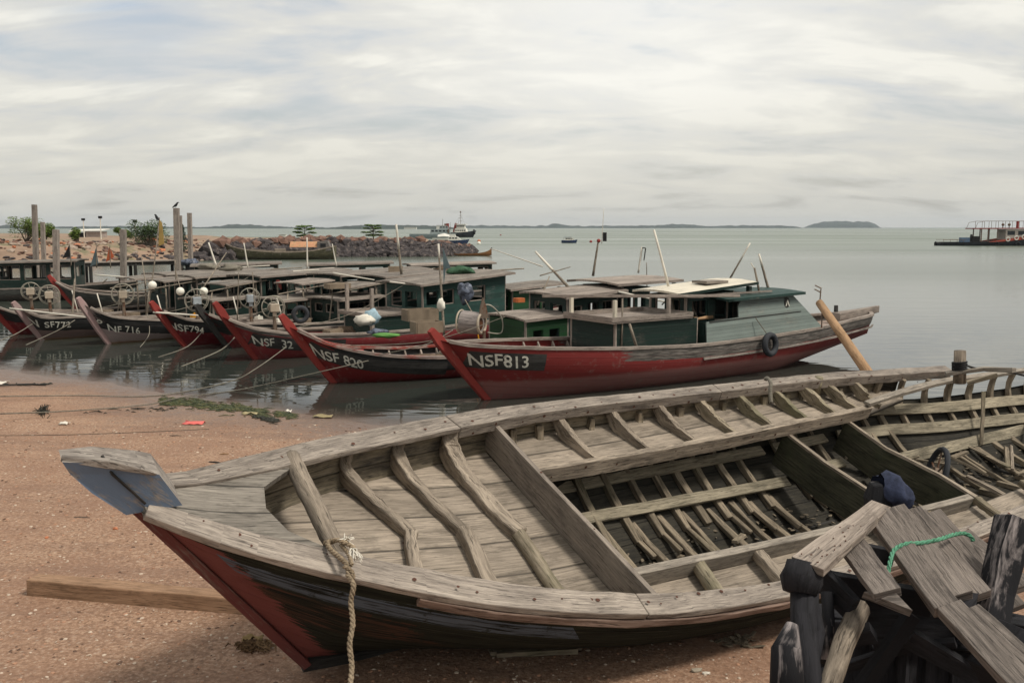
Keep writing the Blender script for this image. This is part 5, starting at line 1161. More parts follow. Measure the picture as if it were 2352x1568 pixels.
shrub(345, 568, 98, 5.0, 2.8, 'widest dark green bush right of the middle pile', m_leafd, n=13)
shrub(880, 545, 118, 1.3, .5, 'tiny low bush on the breakwater crest', m_leafd, n=3)
# conifer behind the crow pile
g_ = at(420, 556, 100); g_.z = spit_z(g_.x, g_.y); t = thing('conifer', 'narrow dark conifer behind the tall piles', 'tree', g_, world=True); b = MB(); b.tube([g_, g_+V((0, 0, 2.9))], [.08, .02], n=6); b.build('trunk', m_bark, t); b = MB()
for i in range(15):
    z_ = .3+i*.18; r_ = .95*(1-z_/3.4)
    for k in range(5):
        a = rnd.uniform(0, 6.3); leaves(b, g_+V((math.cos(a)*r_*.5, math.sin(a)*r_*.5, z_)), (r_*.5, r_*.5, .16), 16, .11)
b.build('foliage', m_leafc, t)
# two tiered trees on the breakwater
def tier_tree(px, pyb, pyt, D, lb, lean, sd):
    rnd.seed(sd); g_ = at(px, pyb, D); top = at(px, pyt, D); H_ = top.z-g_.z; t = thing('almond_tree', lb, 'tree', g_, world=True, group='two tiered trees on the breakwater')
    b = MB(); b2 = MB(); b.tube([g_-V((0, 0, .4)), g_+V((lean*.1, 0, H_*.5)), g_+V((lean*.3, 0, H_*.95))], [.09, .06, .02], n=7)
    for i, (hz, rr) in enumerate(((.30, .95), (.52, 1.2), (.75, 1.25), (.95, .8))):
        for k in range(5):
            a = k*1.26+i*.7+rnd.uniform(-.3, .3); e = g_+V((math.cos(a)*rr*rnd.uniform(.6, 1.1)+lean*hz*.4, math.sin(a)*rr*.8, H_*hz+rnd.uniform(0, .14)))
            b.tube([g_+V((lean*.2*hz, 0, H_*hz*.85)), e], [.03, .01], n=5)
            leaves(b2, e, (.46, .46, .11), 130, .14, .15)
    b.build('trunk', m_bark, t); b2.build('crown', m_leafb if False else m_leafd2, t)
m_leafd2 = leafmat('almond leaves', (.06, .11, .025), (.17, .25, .06))
tier_tree(700, 552, 519, 116, 'tiered tree standing behind the derelict boat', .15, 21)
tier_tree(858, 552, 517, 117, 'tiered tree alone on the breakwater crest', -.3, 22)
rnd.seed(31)
# hut and lamp posts on the headland
g_ = at(205, 548, 128); g_.z = spit_z(g_.x, g_.y); t = thing('low_hut', 'low white roofed open hut on the headland', 'hut', g_, world=True)
b = MB(); b.box(g_+V((1.0, 0, .35)), (2.2, 2, .9)); b.box(g_+V((-1.5, 0, .25)), (.9, 1.6, .8)); b.build('wall', plain('hut wall', (.30, .25, .22), .9), t)
b = MB(); b.slab([g_+V((-2.2, -1.3, .88)), g_+V((2.4, -1.3, .98)), g_+V((2.4, 1.3, 1.2)), g_+V((-2.2, 1.3, 1.1))], .09); b.build('roof', m_whitep, t)
b = MB(); b.box(g_+V((-.4, -1.01, .25)), (.8, .05, .8)); b.build('opening', m_black, t)
for i in range(3): b = MB(); b.bar(g_+V((-2+i*.5, -1.1, -.2)), g_+V((-2+i*.5, -1.1, .9)), .07, .07); b.build('post', m_wood, t)
for x, yt, yb, D, lb in ((191, 502, 548, 120, 'lamp post left of the hut'), (230, 497, 566, 112, 'tallest lamp post at the right end of the hut'), (310, 506, 580, 100, 'lamp post right of the middle pile')):
    t = thing('lamp_post', lb, 'lamp post', at(x, yb, D), world=True, group='lamp posts on the headland'); b = MB(); b.tube([at(x+3, yb, D), at(x, yt+4, D)], [.07, .05], n=6); b.build('column', m_wpole, t)
    b = MB(); b.box(at(x, yt+2, D), (.42, .3, .3)); b.build('lamp', m_black, t, bevel=.05)
# derelict boat by the breakwater (own frame, pixel outline at 103 m)
dz = thing('derelict_boat', 'derelict grey wooden boat with orange patched cabin beside the breakwater', 'boat', (-30, 103, 0), R(6))
zS = smooth([0, 1.5, 4, 7, 10, 12.6], [1.95, 1.35, .95, .80, .95, 1.45]); wS = smooth([0, 1, 3, 6, 9, 12, 12.6], [.05, .7, 1.3, 1.5, 1.4, 1.0, .9])
X = fr(0, 12.6, .6); b = MB()
for sd in (-1, 1): b.grid([[V((x-2.6, sd*wS(x)*(1-(j/6)**2.4), zS(x)+(-.3-zS(x))*j/6)) for j in range(7)] for x in X], flip=sd > 0)
b.q([(10.0, .9*(1-(j/6)**2.4), zS(12.6)+(-.3-zS(12.6))*j/6) for j in range(7)]+[(10.0, -.9*(1-(j/6)**2.4), zS(12.6)+(-.3-zS(12.6))*j/6) for j in range(6, -1, -1)])
m_der = wood('derelict planks', (.04, .035, .02), (.20, .18, .11), seam=.22); b.build('hull', m_der, dz, smooth=True)
for sd in (-1, 1): b = MB(); b.sweep([V((x-2.6, sd*wS(x), zS(x)+.04)) for x in X], (.14, .12)); b.build('gunwale', m_frame, dz)
b = MB(); b.grid([[V((x-2.6, wS(x)*.9*k, zS(x)-.45)) for k in (-1, 0, 1)] for x in X]); b.build('deck', m_hold, dz)
for x in fr(1.5, 7.5, .9): b = MB(); b.bar((x-2.6, -wS(x), zS(x)-.2), (x-2.6, wS(x), zS(x)-.2), .1, .1); b.build('cross_beam', m_frame, dz)
b = MB(); b.grid([[V((x, -1.0+2.0*j/6, 1.0+.95*math.sin(math.pi*(j+1.0)/8))) for j in range(7)] for x in (5.0, 6, 7, 8.0)]); b.build('cabin_cover', plain('orange patched board', (.44, .22, .12), .8, c2=(.25, .2, .1), thr=.58), dz, solid=.05)
b = MB(); b.prism([(8.05, -1.05, .9), (9.6, -1.05, 1.0), (9.2, -1.05, 2.05), (8.05, -1.05, 2.0)], (0, 2.1, 0)); b.build('cabin', wood('derelict cabin', (.08, .075, .07), (.24, .21, .19)), dz)
b = MB(); b.box((8.7, -1.08, 1.6), (.6, .05, .4)); b.build('window', m_black, dz)
b = MB(); b.box((3.8, 0, .95), (1.2, 1.6, .5), rz=.2); b.build('hatch', m_frame, dz)
# canoe by the rocks
t = thing('canoe', 'small brown canoe with raised prow off the breakwater end', 'canoe', at(1075, 587, 116)*1.0, R(-2)); t.location.z = 0
b = MB(); zc = smooth([-2.7, -2, 0, 1.5, 2.5, 3.0], [.45, .32, .28, .38, .62, .95]); wc = smooth([-2.7, -2, 0, 1.5, 2.5, 3.0], [.1, .35, .5, .4, .2, .04])
for sd in (-1, 1): b.grid([[V((x, sd*wc(x)*(1-(j/5)**2.5), zc(x)+(-.15-zc(x)+max(0, x-2.2)*.3)*j/5)) for j in range(6)] for x in fr(-2.7, 3, .3)], flip=sd > 0)
b.build('hull', wood('brown canoe paint', (.12, .05, .02), (.30, .15, .06)), t, smooth=True)
b = MB(); b.box((3.0, 0, .98), (.16, .1, .14)); b.build('prow_tip', m_black, t)
for x in (-1.2, .4): b = MB(); b.box((x, 0, .26), (.2, .9, .03)); b.build('thwart', m_wood, t)
# ---------------------------------------------------------------- vessels farther out
def vessel(name, lb, px, py, ln, wd, hgt, hm, rz=0.0, flip=False, bowr=.35, stern=.0, group=None):
    g_ = onz(px, py, 0); t = thing(name, lb, 'boat' if name != 'tugboat' else 'tugboat', g_, rz+(math.pi if flip else 0), group=group)
    zz = lambda u: hgt*(1+bowr*max(0, (u-.35)/.65)**2+stern*max(0, (.2-u)/.2)); ww = lambda u: wd/2*(1-max(0, (u-.55)/.45)**2.2)*(1-.15*max(0, (.2-u)/.2))
    b = MB(); U = [i/14 for i in range(15)]
    for sd in (-1, 1): b.grid([[V(((u-.5)*ln-.10*ln*(j/4)*max(0, u-.7)/.3, sd*max(.02, ww(u)*(1-.3*(j/4)**2)), zz(u)+(-.3-zz(u))*j/4)) for j in range(5)] for u in U], flip=sd > 0)
    b.q([V((-.5*ln, ww(0)*(1-.3*(j/4)**2), zz(0)+(-.3-zz(0))*j/4)) for j in range(5)]+[V((-.5*ln, -ww(0)*(1-.3*(j/4)**2), zz(0)+(-.3-zz(0))*j/4)) for j in range(4, -1, -1)])
    b.build('hull', hm, t, smooth=True)
    b = MB(); b.grid([[V(((u-.5)*ln, ww(u)*.97*k, zz(u)-.05)) for k in (-1, 0, 1)] for u in U]); b.build('deck', m_whitep, t)
    return t, zz
def house(t, name, x0, x1, wd, z0, z1, mt, rake0=.0, rake1=.0, win=0, wz=(.45, .8), wmat=None):
    b = MB(); b.prism([(x0, -wd/2, z0), (x1, -wd/2, z0), (x1-rake1, -wd/2, z1), (x0+rake0, -wd/2, z1)], (0, wd, 0)); o = b.build(name, mt, t)
    for i in range(win):
        w_ = (x1-x0-rake0-rake1)/win; xc = x0+rake0+w_*(i+.5)
        for sd in (-1, 1): b = MB(); b.box((xc, sd*(wd/2+.01), z0+(z1-z0)*(wz[0]+wz[1])/2), (w_*.7, .03, (z1-z0)*(wz[1]-wz[0]))); b.build('window', wmat or m_glass, o)
    return o
# tug
t, zz = vessel('tugboat', 'black hulled tug with red funnels and white wheelhouse in the bay', 1052, 545, 13.5, 4.6, 1.7, plain('black hull', (.02, .022, .028), .5), rz=R(-8), bowr=.45)
house(t, 'lower_house', -1.0, 3.4, 3.0, 1.8, 3.2, m_whitep, .2, .3, win=5, wz=(.3, .6)); house(t, 'wheelhouse', -.3, 2.7, 2.6, 3.2, 4.5, m_whitep, .1, .2, win=5)
b = MB(); b.slab([(-.7, -1.6, 4.75), (3.1, -1.6, 4.75), (3.1, 1.6, 4.75), (-.7, 1.6, 4.75)], .22); b.build('wheelhouse_roof', m_whitep, t)
for x, y, ln_ in ((-3.6, -.9, 0), (-1.6, .9, .8)): b = MB(); b.sweep([V((x, y, 1.8)), V((x+ln_, y, 5.0))], (.75, .9), (1, 0, 0)); b.build('funnel', m_redp, t)
b = MB(); b.tube([(1.0, 0, 4.7), (1.0, 0, 9.4)], .07); b.tube([(.1, 0, 4.7), (.6, 0, 7)], .04)
for z_ in (5.8, 6.9, 7.9): b.bar((.3, 0, z_), (1.7, 0, z_), .07, .07)
b.box((1, 0, 9.0), (.4, .4, .5)); b.tube([(-1, 0, 5), (1, 0, 8)], .02); b.tube([(2.6, 0, 4.7), (1, 0, 8)], .02); b.build('mast', m_iron, t)
b = MB(); b.torus((6.0, 0, 2.0), .7, .28, (1, 0, .2), n=18, k=6); b.build('bow_fender', m_black, t)
# grey patrol boat beside it
t, zz = vessel('patrol_boat', 'grey workboat moored left of the tug', 995, 548, 15, 4, 1.5, plain('grey hull', (.20, .235, .24), .6), rz=R(3), bowr=.1)
house(t, 'cabin', -1.0, 5.6, 2.8, 1.5, 3.0, plain('grey cabin', (.24, .28, .28), .6), .3, .3, win=5); house(t, 'bridge', 2.0, 5.0, 2.2, 3.0, 4.0, plain('grey bridge', (.28, .31, .31), .6), .1, .2, win=3)
b = MB(); b.tube([(3.0, 0, 4), (3.1, 0, 6.2)], .06); b.box((3.9, 0, 4.4), (.6, .6, .7)); b.tube([(5.5, 0, 2.5), (5.5, 0, 5.2)], .05); b.box((4.9, -1.45, 2.4), (.5, .08, 1.3)); b.build('mast', m_iron, t)
# motor cruisers
t, zz = vessel('motorboat', 'white topped blue motorboat nearest the breakwater end', 1044, 560, 6.6, 2.0, .75, m_navy, bowr=.35)
house(t, 'cabin', -1.3, 1.6, 1.5, .75, 1.55, m_whitep, .1, .9, win=3); house(t, 'canopy', -1.1, .4, 1.3, 1.5, 2.1, m_whitep, .1, .3)
t, zz = vessel('motorboat', 'white covered motorboat behind the blue one', 1020, 554, 6.0, 2.2, .8, m_whitep, bowr=.2)
b = MB(); b.grid([[V((x, -1.0+2.0*j/6, 1.0+1.0*math.sin(math.pi*(j+.5)/7)*(1-.25*abs(x)))) for j in range(7)] for x in (-1.6, -.8, 0, .8, 1.6)]); b.build('canopy', m_whitep, t, solid=.05)
t, zz = vessel('motorboat', 'small blue hulled cabin cruiser alone in the bay', 1308, 558, 3.7, 1.5, .62, m_navy, bowr=.25)
house(t, 'cabin', -1.0, 1.2, 1.1, .62, 1.2, m_whitep, .05, .5, win=3); b = MB()
b.slab([(-1.35, -.65, 1.36), (.5, -.65, 1.36), (.5, .65, 1.36), (-1.35, .65, 1.36)], .06); b.build('canopy', m_navy, t)
for x in (-1.3, .4):
    for y in (-.6, .6): b = MB(); b.bar((x, y, .6), (x, y, 1.32), .05, .05); b.build('canopy_post', m_whitep, t)
b = MB(); b.tube([onz(1328, 557, .3), onz(1348, 557, .05)], .02); one('anchor_line', b, m_ropeg, 'thin line from the cabin cruiser to its buoy', 'rope')
def buoy(px, py, r_, lb, mt, D=None, tall=False):
    g_ = onz(px, py, 0); b = MB(); b.ball(g_+V((0, 0, r_*.5)), r_, n=12); 
    if tall: b.tube([g_, g_+V((0, 0, r_*2.2))], r_*.25)
    one('buoy', b, mt, lb, 'buoy', 'mooring buoys in the bay', smooth=True)
buoy(1100, 556, .42, 'orange buoy just behind a white one', m_orange); buoy(1100, 561, .42, 'white buoy in front of an orange one', m_ball); buoy(1357, 557, .36, 'red buoy right of the cabin cruiser', m_redp); buoy(1150, 541, .35, 'small brown buoy above the crossed sticks', m_redp)
# red tug at the right edge
g_ = onz(2150, 564, 0); t = thing('salvage_tug', 'black and red workboat with long open upper deck at the right edge', 'tugboat', g_, R(-2)); T2 = t
zt_ = smooth([0, 1, 4, 8, 12, 17, 24, 30], [.55, .72, .72, .75, .95, 1.45, 2.0, 1.8]); wt = smooth([0, 1, 5, 15, 25, 30], [1.0, 1.8, 2.4, 2.6, 2.4, 1.8]); X = fr(0, 30, .8)
b = MB()
for sd in (-1, 1): b.grid([[V((x, sd*wt(x)*(1-.2*(j/3)**2), zt_(x)+(-.3-zt_(x))*j/3)) for j in range(4)] for x in X], flip=sd > 0)
b.q([(0, 1, .55), (0, .8, -.3), (0, -.8, -.3), (0, -1, .55)]); b.build('hull', plain('black hull b', (.014, .016, .02), .6), t)
b = MB(); b.grid([[V((x, wt(x)*k, zt_(x)-.02)) for k in (-1, 0, 1)] for x in X]); b.build('deck', m_dark, t)
zr = lambda x: lerp(x, [9, 13, 18, 24, 30], [.85, 1.5, 2.3, 2.9, 2.9])
b = MB(); b.grid([[V((x, -wt(x)-.03, zt_(x)*.97-.05+(zr(x)-zt_(x))*j/2)) for j in range(3)] for x in fr(9, 30, 1)]); b.grid([[V((x, wt(x)+.03, zt_(x)*.97-.05+(zr(x)-zt_(x))*j/2)) for j in range(3)] for x in fr(9, 30, 1)]); b.build('bulwark', plain('orange red bulwark', (.34, .055, .03), .6), t, solid=.06)
house(t, 'deck_house', 12.6, 29, 3.4, 1.2, 3.2, plain('cream house', (.42, .37, .32), .7), win=8, wz=(.45, .85))
b = MB(); b.slab([(6.4, -2, 3.45), (29, -2, 3.55), (29, 2, 3.55), (6.4, 2, 3.45)], .2); b.build('upper_deck', m_redp, t)
for x in (7.9, 9.2, 11):
    b = MB(); b.bar((x, -1.7, .7), (x, -1.7, 3.3), .16, .16); b.bar((x, 1.7, .7), (x, 1.7, 3.3), .16, .16); b.build('deck_post', m_iron, t)
b = MB()
for sd in (-1.9, 1.9):
    b.tube([(6.6, sd, 3.4), (7.0, sd, 4.5), (8.5, sd, 4.8), (19, sd, 4.8), (20.5, sd, 4.0)], .04)
    for x in fr(8.3, 19, 1.3): b.tube([(x, sd, 3.4), (x, sd, 4.8)], .035)
b.build('railing', m_iron, t)
for x in (12, 13.2): b = MB(); b.ball((x, -1.6, 4.1), .28); b.tube([(x, -1.6, 3.4), (x, -1.6, 3.9)], .08); b.build('searchlight', m_iron, t)
b = MB(); b.tube([(15.6, 0, 3.5), (15.6, 0, 4.8)], .25); b.build('funnel', m_redp, t)
for x, c_ in ((12.6, m_whitep), (14.2, m_whitep), (15.6, m_whitep)): b = MB(); b.torus((x, -wt(x)-.12, zr(x)-.15), .36, .1, (0, 1, 0), n=16); b.build('life_ring', c_, t)
b = MB(); b.box((5.0, -1.0, 1.15), (1.6, 1.2, .9)); b.build('locker', plain('blue locker', (.08, .13, .20), .6), t)
b = MB(); b.box((7.2, -.6, 1.3), (1.4, 1.2, 1.1)); b.tube([(6.4, -.8, 1.2), (6.4, -.8, 2.2)], .2); b.build('winch', m_dark, t)
b = MB(); b.tube([(.6, -1.6, 1.15), (5, -1.9, 1.15)], .04); b.tube([(.6, 1.6, 1.15), (5, 1.9, 1.15)], .04)
for x in (.7, 2, 3.3, 4.6): b.tube([(x, -1.7, .7), (x, -1.7, 1.15)], .035)
b.build('stern_rail', m_iron, t)
for x in (0, 10.5, 14.5, 18): b = MB(); b.torus((x if x else -.1, -wt(x)-.15 if x else 0, .35), .35, .14, (0, 1, 0) if x else (1, 0, 0), n=14); b.build('tyre_fender', m_black, t)
# ---------------------------------------------------------------- distant land
m_hill = plain('wooded hills', (.028, .042, .036), .95, sc_=.02, var=.4); m_hill.node_tree.nodes
def hills(px0, px1, D, prof_, lb, name='far_hills', th=420, seed=0):
    b = MB(); n = int((px1-px0)/5); P = []
    for i in range(n+1):
        x = px0+(px1-px0)*i/n; hpx = prof_(x)+1.3*mn.noise(V((x*.06, seed, 0)))+.8*mn.noise(V((x*.25, seed, 2)))
        e = min(1, i/4, (n-i)/4); g_ = at(x, 522, D); h = max(1, hpx*e*1.55)*D/2090
        P.append([V((g_.x*(1+k*.5*th/D), g_.y+k*th*.5, (h+CAMH*.0)*z_-2)) for k, z_ in ((0, 0), (.2, .5), (.5, .85), (1, 1), (1.6, .7), (2, 0))])
    b.grid(P); tag(b.build(name, m_hill, smooth=False), lb, None, kind='structure')
hills(-150, 760, 2600, smooth([-150, 0, 20, 60, 150, 250, 330, 400, 480, 540, 600, 660, 760], [6, 5, 7, 3.5, 4, 4.5, 5, 4, 3.5, 7.5, 6, 3.5, 3]), 'hazy wooded shore behind the headland')
hills(640, 1110, 1700, smooth([640, 740, 800, 860, 900, 960, 1020, 1060, 1110], [.5, 3, 6.5, 8.5, 8, 7.5, 6, 2.5, .8]), 'nearer hazy hill behind the breakwater', th=260, seed=5)
hills(1040, 1850, 3600, smooth([1040, 1100, 1250, 1275, 1310, 1400, 1500, 1560, 1620, 1700, 1800, 1850], [4.5, 5, 4.5, 8, 4.5, 4.5, 5, 7, 4.2, 5, 4.5, 2.5]), 'long low hazy shoreline across the middle of the bay', seed=8)
hills(1838, 2030, 4600, smooth([1838, 1870, 1900, 1950, 2000, 2030], [1, 7, 10.5, 10.5, 9, 2]), 'hazy wooded island at the right of the far shore', seed=12)
for px, py, w_, h_, D, lb in ((943, 524, 28, 4, 1650, 'long white building at the foot of the far hill'), (1012, 521, 18, 6, 1600, 'white storage block behind the tug'), (650, 541, 16, 4, 215, 'low white shed on the end of the headland'), (692, 541, 10, 3, 218, 'small white shed right of the low one')):
    g_ = at(px, py, D); k = D/2090; t = thing('waterfront_building', lb, 'building', (g_.x, g_.y, 0), world=True)
    b = MB(); b.box((g_.x, g_.y, g_.z*.5+h_*k*.25), (w_*k, 8*k*2, max(.5, g_.z+h_*k*.5))); b.build('wall', m_whitep, t)
    b = MB(); tz = g_.z+h_*k*.5; b.slab([(g_.x-w_*k*.52, g_.y-9*k, tz+.6*k), (g_.x+w_*k*.52, g_.y-9*k, tz+.6*k), (g_.x+w_*k*.52, g_.y+9*k, tz+.6*k), (g_.x-w_*k*.52, g_.y+9*k, tz+.6*k)], .5*k); b.build('roof', plain('pale roof', (.4, .38, .34), .8), t)

# ---------------------------------------------------------------- broken landing stage at lower right
LS = at(2050, 1540, 4.6)
ls = thing('collapsed_landing_stage', 'broken timber landing stage with nailed plank and tarred posts, lower right', 'landing stage', (LS.x, LS.y, .3), world=True)
m_plank = wood('stage planks', (.045, .038, .034), (.26, .22, .19), bs=.9); m_plankb = wood('bright plank', (.12, .095, .078), (.40, .335, .28), bs=.7)
m_burn = wood('tarred post', (.004, .004, .005), (.024, .023, .027), bs=1.2, grain=(1, 10)); 
m_half = wood('half tarred post', (.10, .09, .09), (.32, .28, .27), paint=(.008, .008, .010), wear=.55, bs=1.0, grain=(.8, 4))
def plank(pts, th, mt, name='plank', parent=ls, bev=.004):
    b = MB(); P = [at(*p) for p in pts]; nn = (P[1]-P[0]).cross(P[-1]-P[0]).normalized()
    if nn.z > 0: nn = -nn
    b.prism(P, nn*th); 
    a = (P[0]-P[-1]); 
    return b.build(name, mt, parent, bevel=bev)
def board(c0, c1, wpx0, wpx1, D0, D1, th, mt, name='plank', up=V((0, 0, 1)), jag=0, extra=0.0):
    """board along a centre line given as photo points with distances; width in metres"""
    a, c = at(*c0, D0), at(*c1, D1); b = MB(); pts = [a.lerp(c, i/5) for i in range(6)]
    b.sweep(pts, [(wpx0+(wpx1-wpx0)*i/5, th) for i in range(6)], up, jit=.003, cap=True)
    return b.build(name, mt, ls, bevel=.005)
upv = V((-.25, -.35, .9))
# short cover plank full of nails
pa = board((2024, 1163), (1853, 1300), .115, .185, 5.05, 4.55, .045, m_plankb, 'cover_plank', up=upv)
b = MB(); A0, A1 = at(2026, 1170, 5.05), at(1853, 1296, 4.55); dirp = (A1-A0).normalized(); sdp = dirp.cross(upv).normalized(); upp = sdp.cross(dirp).normalized()
for i in range(26):
    k = i/25+rnd.uniform(-.01, .01); w_ = .115+.07*k; s_ = rnd.choice((-.28, -.12, -.2, .05) if i % 4 else (.3, .1)); p = A0.lerp(A1, max(.03, min(.97, k)))+sdp*s_*w_+upp*.027
    b.sweep([p, p+dirp*rnd.uniform(.004, .012)+sdp*rnd.uniform(-.006, .006)], (.006, .004), upp)
b.build('rust_marks', m_nail, ls)['kind'] = 'stuff'
# decking boards falling to the right
board((2015, 1182), (2175, 1400), .13, .13, 5.0, 4.35, .07, m_plank, up=upv)
board((2052, 1172), (2205, 1375), .13, .14, 5.02, 4.42, .07, m_plank, up=upv)
board((2090, 1175), (2250, 1372), .12, .13, 5.10, 4.5, .06, m_plank, up=upv)
board((2112, 1178), (2262, 1330), .08, .09, 5.25, 4.75, .05, m_plank, up=upv)
board((2138, 1180), (2330, 1400), .13, .13, 5.45, 4.8, .05, m_plank, up=upv)
board((2215, 1225), (2352, 1350), .08, .12, 5.45, 4.9, .05, m_plank, up=upv)
board((2180, 1395), (2400, 1630), .13, .13, 4.33, 3.75, .07, m_plank, up=upv)
board((2225, 1405), (2440, 1600), .12, .12, 4.36, 3.80, .06, m_plank, up=upv)
b = MB(); b.q([at(2150, 1372, 4.42), at(2170, 1352, 4.5), at(2248, 1362, 4.46), at(2240, 1398, 4.38), at(2190, 1402, 4.38)]); b.build('post_shadow', m_burn, ls, solid=.02)  # dark piece painting the cast shadow of the right post on the boards
board((1955, 1250), (2040, 1365), .15, .14, 4.85, 4.4, .055, m_plank, up=upv)
b = MB(); b.prism([at(1985, 1358, 4.47), at(2050, 1352, 4.43), at(2096, 1401, 4.28)], V((.0, .03, -.045))); b.build('split_tip', m_plank, ls)
# cross rails
board((1905, 1340), (2140, 1385), .07, .07, 4.95, 4.80, .14, m_half, 'cross_rail'); board((1960, 1262), (2050, 1280), .06, .06, 5.3, 5.3, .10, m_half, 'cross_rail')
board((1885, 1325), (1960, 1400), .05, .05, 4.8, 4.6, .14, m_burn, 'cross_rail')
# posts
def tpost(pts, rad, mt, name='post', n=9, jit=.06):
    b = MB(); b.tube([at(*p) for p in pts], rad, n=n, jit=jit); return b.build(name, mt, ls, smooth=True)
tpost([(1848, 1300, 4.62), (1842, 1330, 4.58), (1838, 1362, 4.55)], [.10, .115, .09], m_burn, 'burnt_post_head')
tpost([(1850, 1345, 4.6), (1846, 1420, 4.45), (1850, 1500, 4.3), (1856, 1600, 4.1)], [.075, .07, .07, .08], m_burn)
tpost([(1820, 1432, 4.25), (1806, 1490, 4.18), (1808, 1600, 4.05)], [.03, .075, .08], m_half)
tpost([(1975, 1395, 4.7), (1935, 1480, 4.4), (1900, 1590, 4.1)], [.055, .055, .05], m_frame, 'brace')
tpost([(1870, 1390, 4.5), (1880, 1450, 4.4), (1850, 1600, 4.2)], [.03, .035, .035], m_burn, 'brace')
tpost([(1900, 1360, 4.7), (1905, 1440, 4.6), (1895, 1520, 4.45)], [.035, .03, .03], m_half, 'brace')
b = MB(); b.sweep([at(2332, 1190, 4.75), at(2312, 1270, 4.68), at(2290, 1360, 4.6), at(2270, 1450, 4.5)], [(.15, .14), (.145, .14), (.14, .13), (.13, .13)], (0, 1, 0), jit=.008); b.build('post', m_half, ls, bevel=.015)
board((2362, 1470), (2290, 1568), .25, .25, 4.3, 4.2, .2, m_burn, 'fallen_beam')
board((2240, 1440), (2420, 1480), .16, .16, 4.9, 4.7, .2, m_burn, 'fallen_beam')
board((1960, 1420), (2260, 1440), .12, .12, 5.1, 5.0, .25, m_burn, 'cross_rail')
board((1880, 1450), (2300, 1490), .2, .2, 5.5, 5.3, .3, m_burn, 'cross_rail')
for i in range(9):  # added near-black boards, standing for dark timbers and shade under the stage
    x_ = 1905+i*62; b = MB(); a = at(x_, 1425+i*3, 5.35-.04*i); c = V((a.x+.02, a.y-.03, .25)); b.sweep([a, c], (.15, .04), (0, 1, 0), jit=.006); b.build('shade_board', m_burn, ls)
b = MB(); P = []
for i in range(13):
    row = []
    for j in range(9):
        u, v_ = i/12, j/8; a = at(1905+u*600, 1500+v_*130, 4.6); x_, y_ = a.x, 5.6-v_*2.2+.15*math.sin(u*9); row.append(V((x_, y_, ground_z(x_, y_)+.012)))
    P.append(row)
b.grid(P); tag(b.build('stage_shade', plain('black mud', (.012, .012, .011), .7, c2=(.03, .025, .02))), 'near-black ground sheet painted in for the shade under the broken landing stage', None, kind='structure')  # ground sheet coloured near-black to paint the shade below the stage
for i in range(16):   # jumble of broken tarred timber in the shade below
    x_, y_ = rnd.uniform(1960, 2330), rnd.uniform(1400, 1500); a = at(x_, y_, rnd.uniform(4.5, 5.2)); dd = V((rnd.uniform(-1, 1), rnd.uniform(-.6, .6), rnd.uniform(-.9, .3))).normalized()*rnd.uniform(.3, .7)
    b = MB(); b.sweep([a, a+dd], (rnd.uniform(.05, .12), rnd.uniform(.03, .08)), (0, 1, .3), jit=.01); b.build('broken_timber', m_burn if i % 4 else m_half, ls)
# green rope, cloth bundle, tarpaulin
g2 = [at(2034, 1325, 4.62), at(2038, 1300, 4.66), at(2048, 1272, 4.73), at(2075, 1258, 4.76), at(2110, 1256, 4.76), at(2150, 1248, 4.76), at(2180, 1238, 4.82), at(2205, 1234, 4.86), at(2222, 1241, 4.85), at(2228, 1252, 4.84)]
g2 = [p+V((0, -.03, .035)) for p in g2]
one('green_rope', twist(g2, .0115), m_greenrope, 'green plastic rope draped over the broken boards', 'rope', smooth=True)
b = MB(); b.sweep([at(2022, 1168, 5.2), at(2014, 1140, 5.2), at(2012, 1108, 5.2)], [(.13, .12), (.11, .11), (.06, .08)], (0, 1, 0), jit=.01); b.build('post', m_half, ls, bevel=.01)
b = MB()
rnd.seed(4); P = []
for i in range(11):
    u = i/10; row = []
    for j in range(17):
        a = 2*math.pi*j/16; c = V(at(2018, 1108, 5.2)).lerp(at(2092, 1150, 5.15), u); r_ = (.015+.088*math.sin(math.pi*min(1, u*.85+.12))**.8)*(1+.35*mn.noise(V((u*3, math.cos(a)*1.5, math.sin(a)*1.5)))+.10*math.sin(a*5+u*7)+.06*math.sin(a*9-u*11)); row.append(c+V((.25, .2, 1)).normalized()*math.sin(a)*r_*.9+V((-.3, .9, 0)).normalized()*math.cos(a)*r_)
    P.append(row)
b.grid(P); one('cloth_bundle', b, plain('indigo cloth', (.028, .035, .065), .95, sc_=14, var=.6, bs=1.0), 'indigo blue cloth bundle hung over a post of the landing stage', 'cloth', smooth=True)
b = MB(); P = []
for i in range(19):
    row = []
    for j in range(9):
        x = 1990+(i/18)*310; y = 1512+j*4.5+(i-9)**2*.12; p = at(x, y, 4.5); row.append(V((p.x, p.y+j*.05, .33+.09*mn.noise(V((i*.6, j*.8, 0)))+.10*math.sin(math.pi*j/8)*math.sin(math.pi*i/18))))
    P.append(row)
b.grid(P); one('tarpaulin', b, m_tarp, 'crumpled blue grey tarpaulin on the ground under the landing stage', 'tarpaulin', smooth=True)
# timbers stacked in the shadow under the stage
for i, (x0, y0, x1, y1, D0, D1, lb) in enumerate([(1900, 1560, 2200, 1500, 4.6, 5.4, 'dark beam lying under the landing stage'), (2050, 1580, 2352, 1545, 4.3, 4.6, 'dark beam at the bottom right edge'), (1870, 1520, 1980, 1470, 5.0, 5.8, 'dark stub of beam behind the burnt post')]):
    b = MB(); a, c = at(x0, y0, D0), at(x1, y1, D1); a.z = .38; c.z = .5; b.sweep([a, c], (.2, .2), jit=.01); one('fallen_timber', b, m_burn, lb, 'timber')

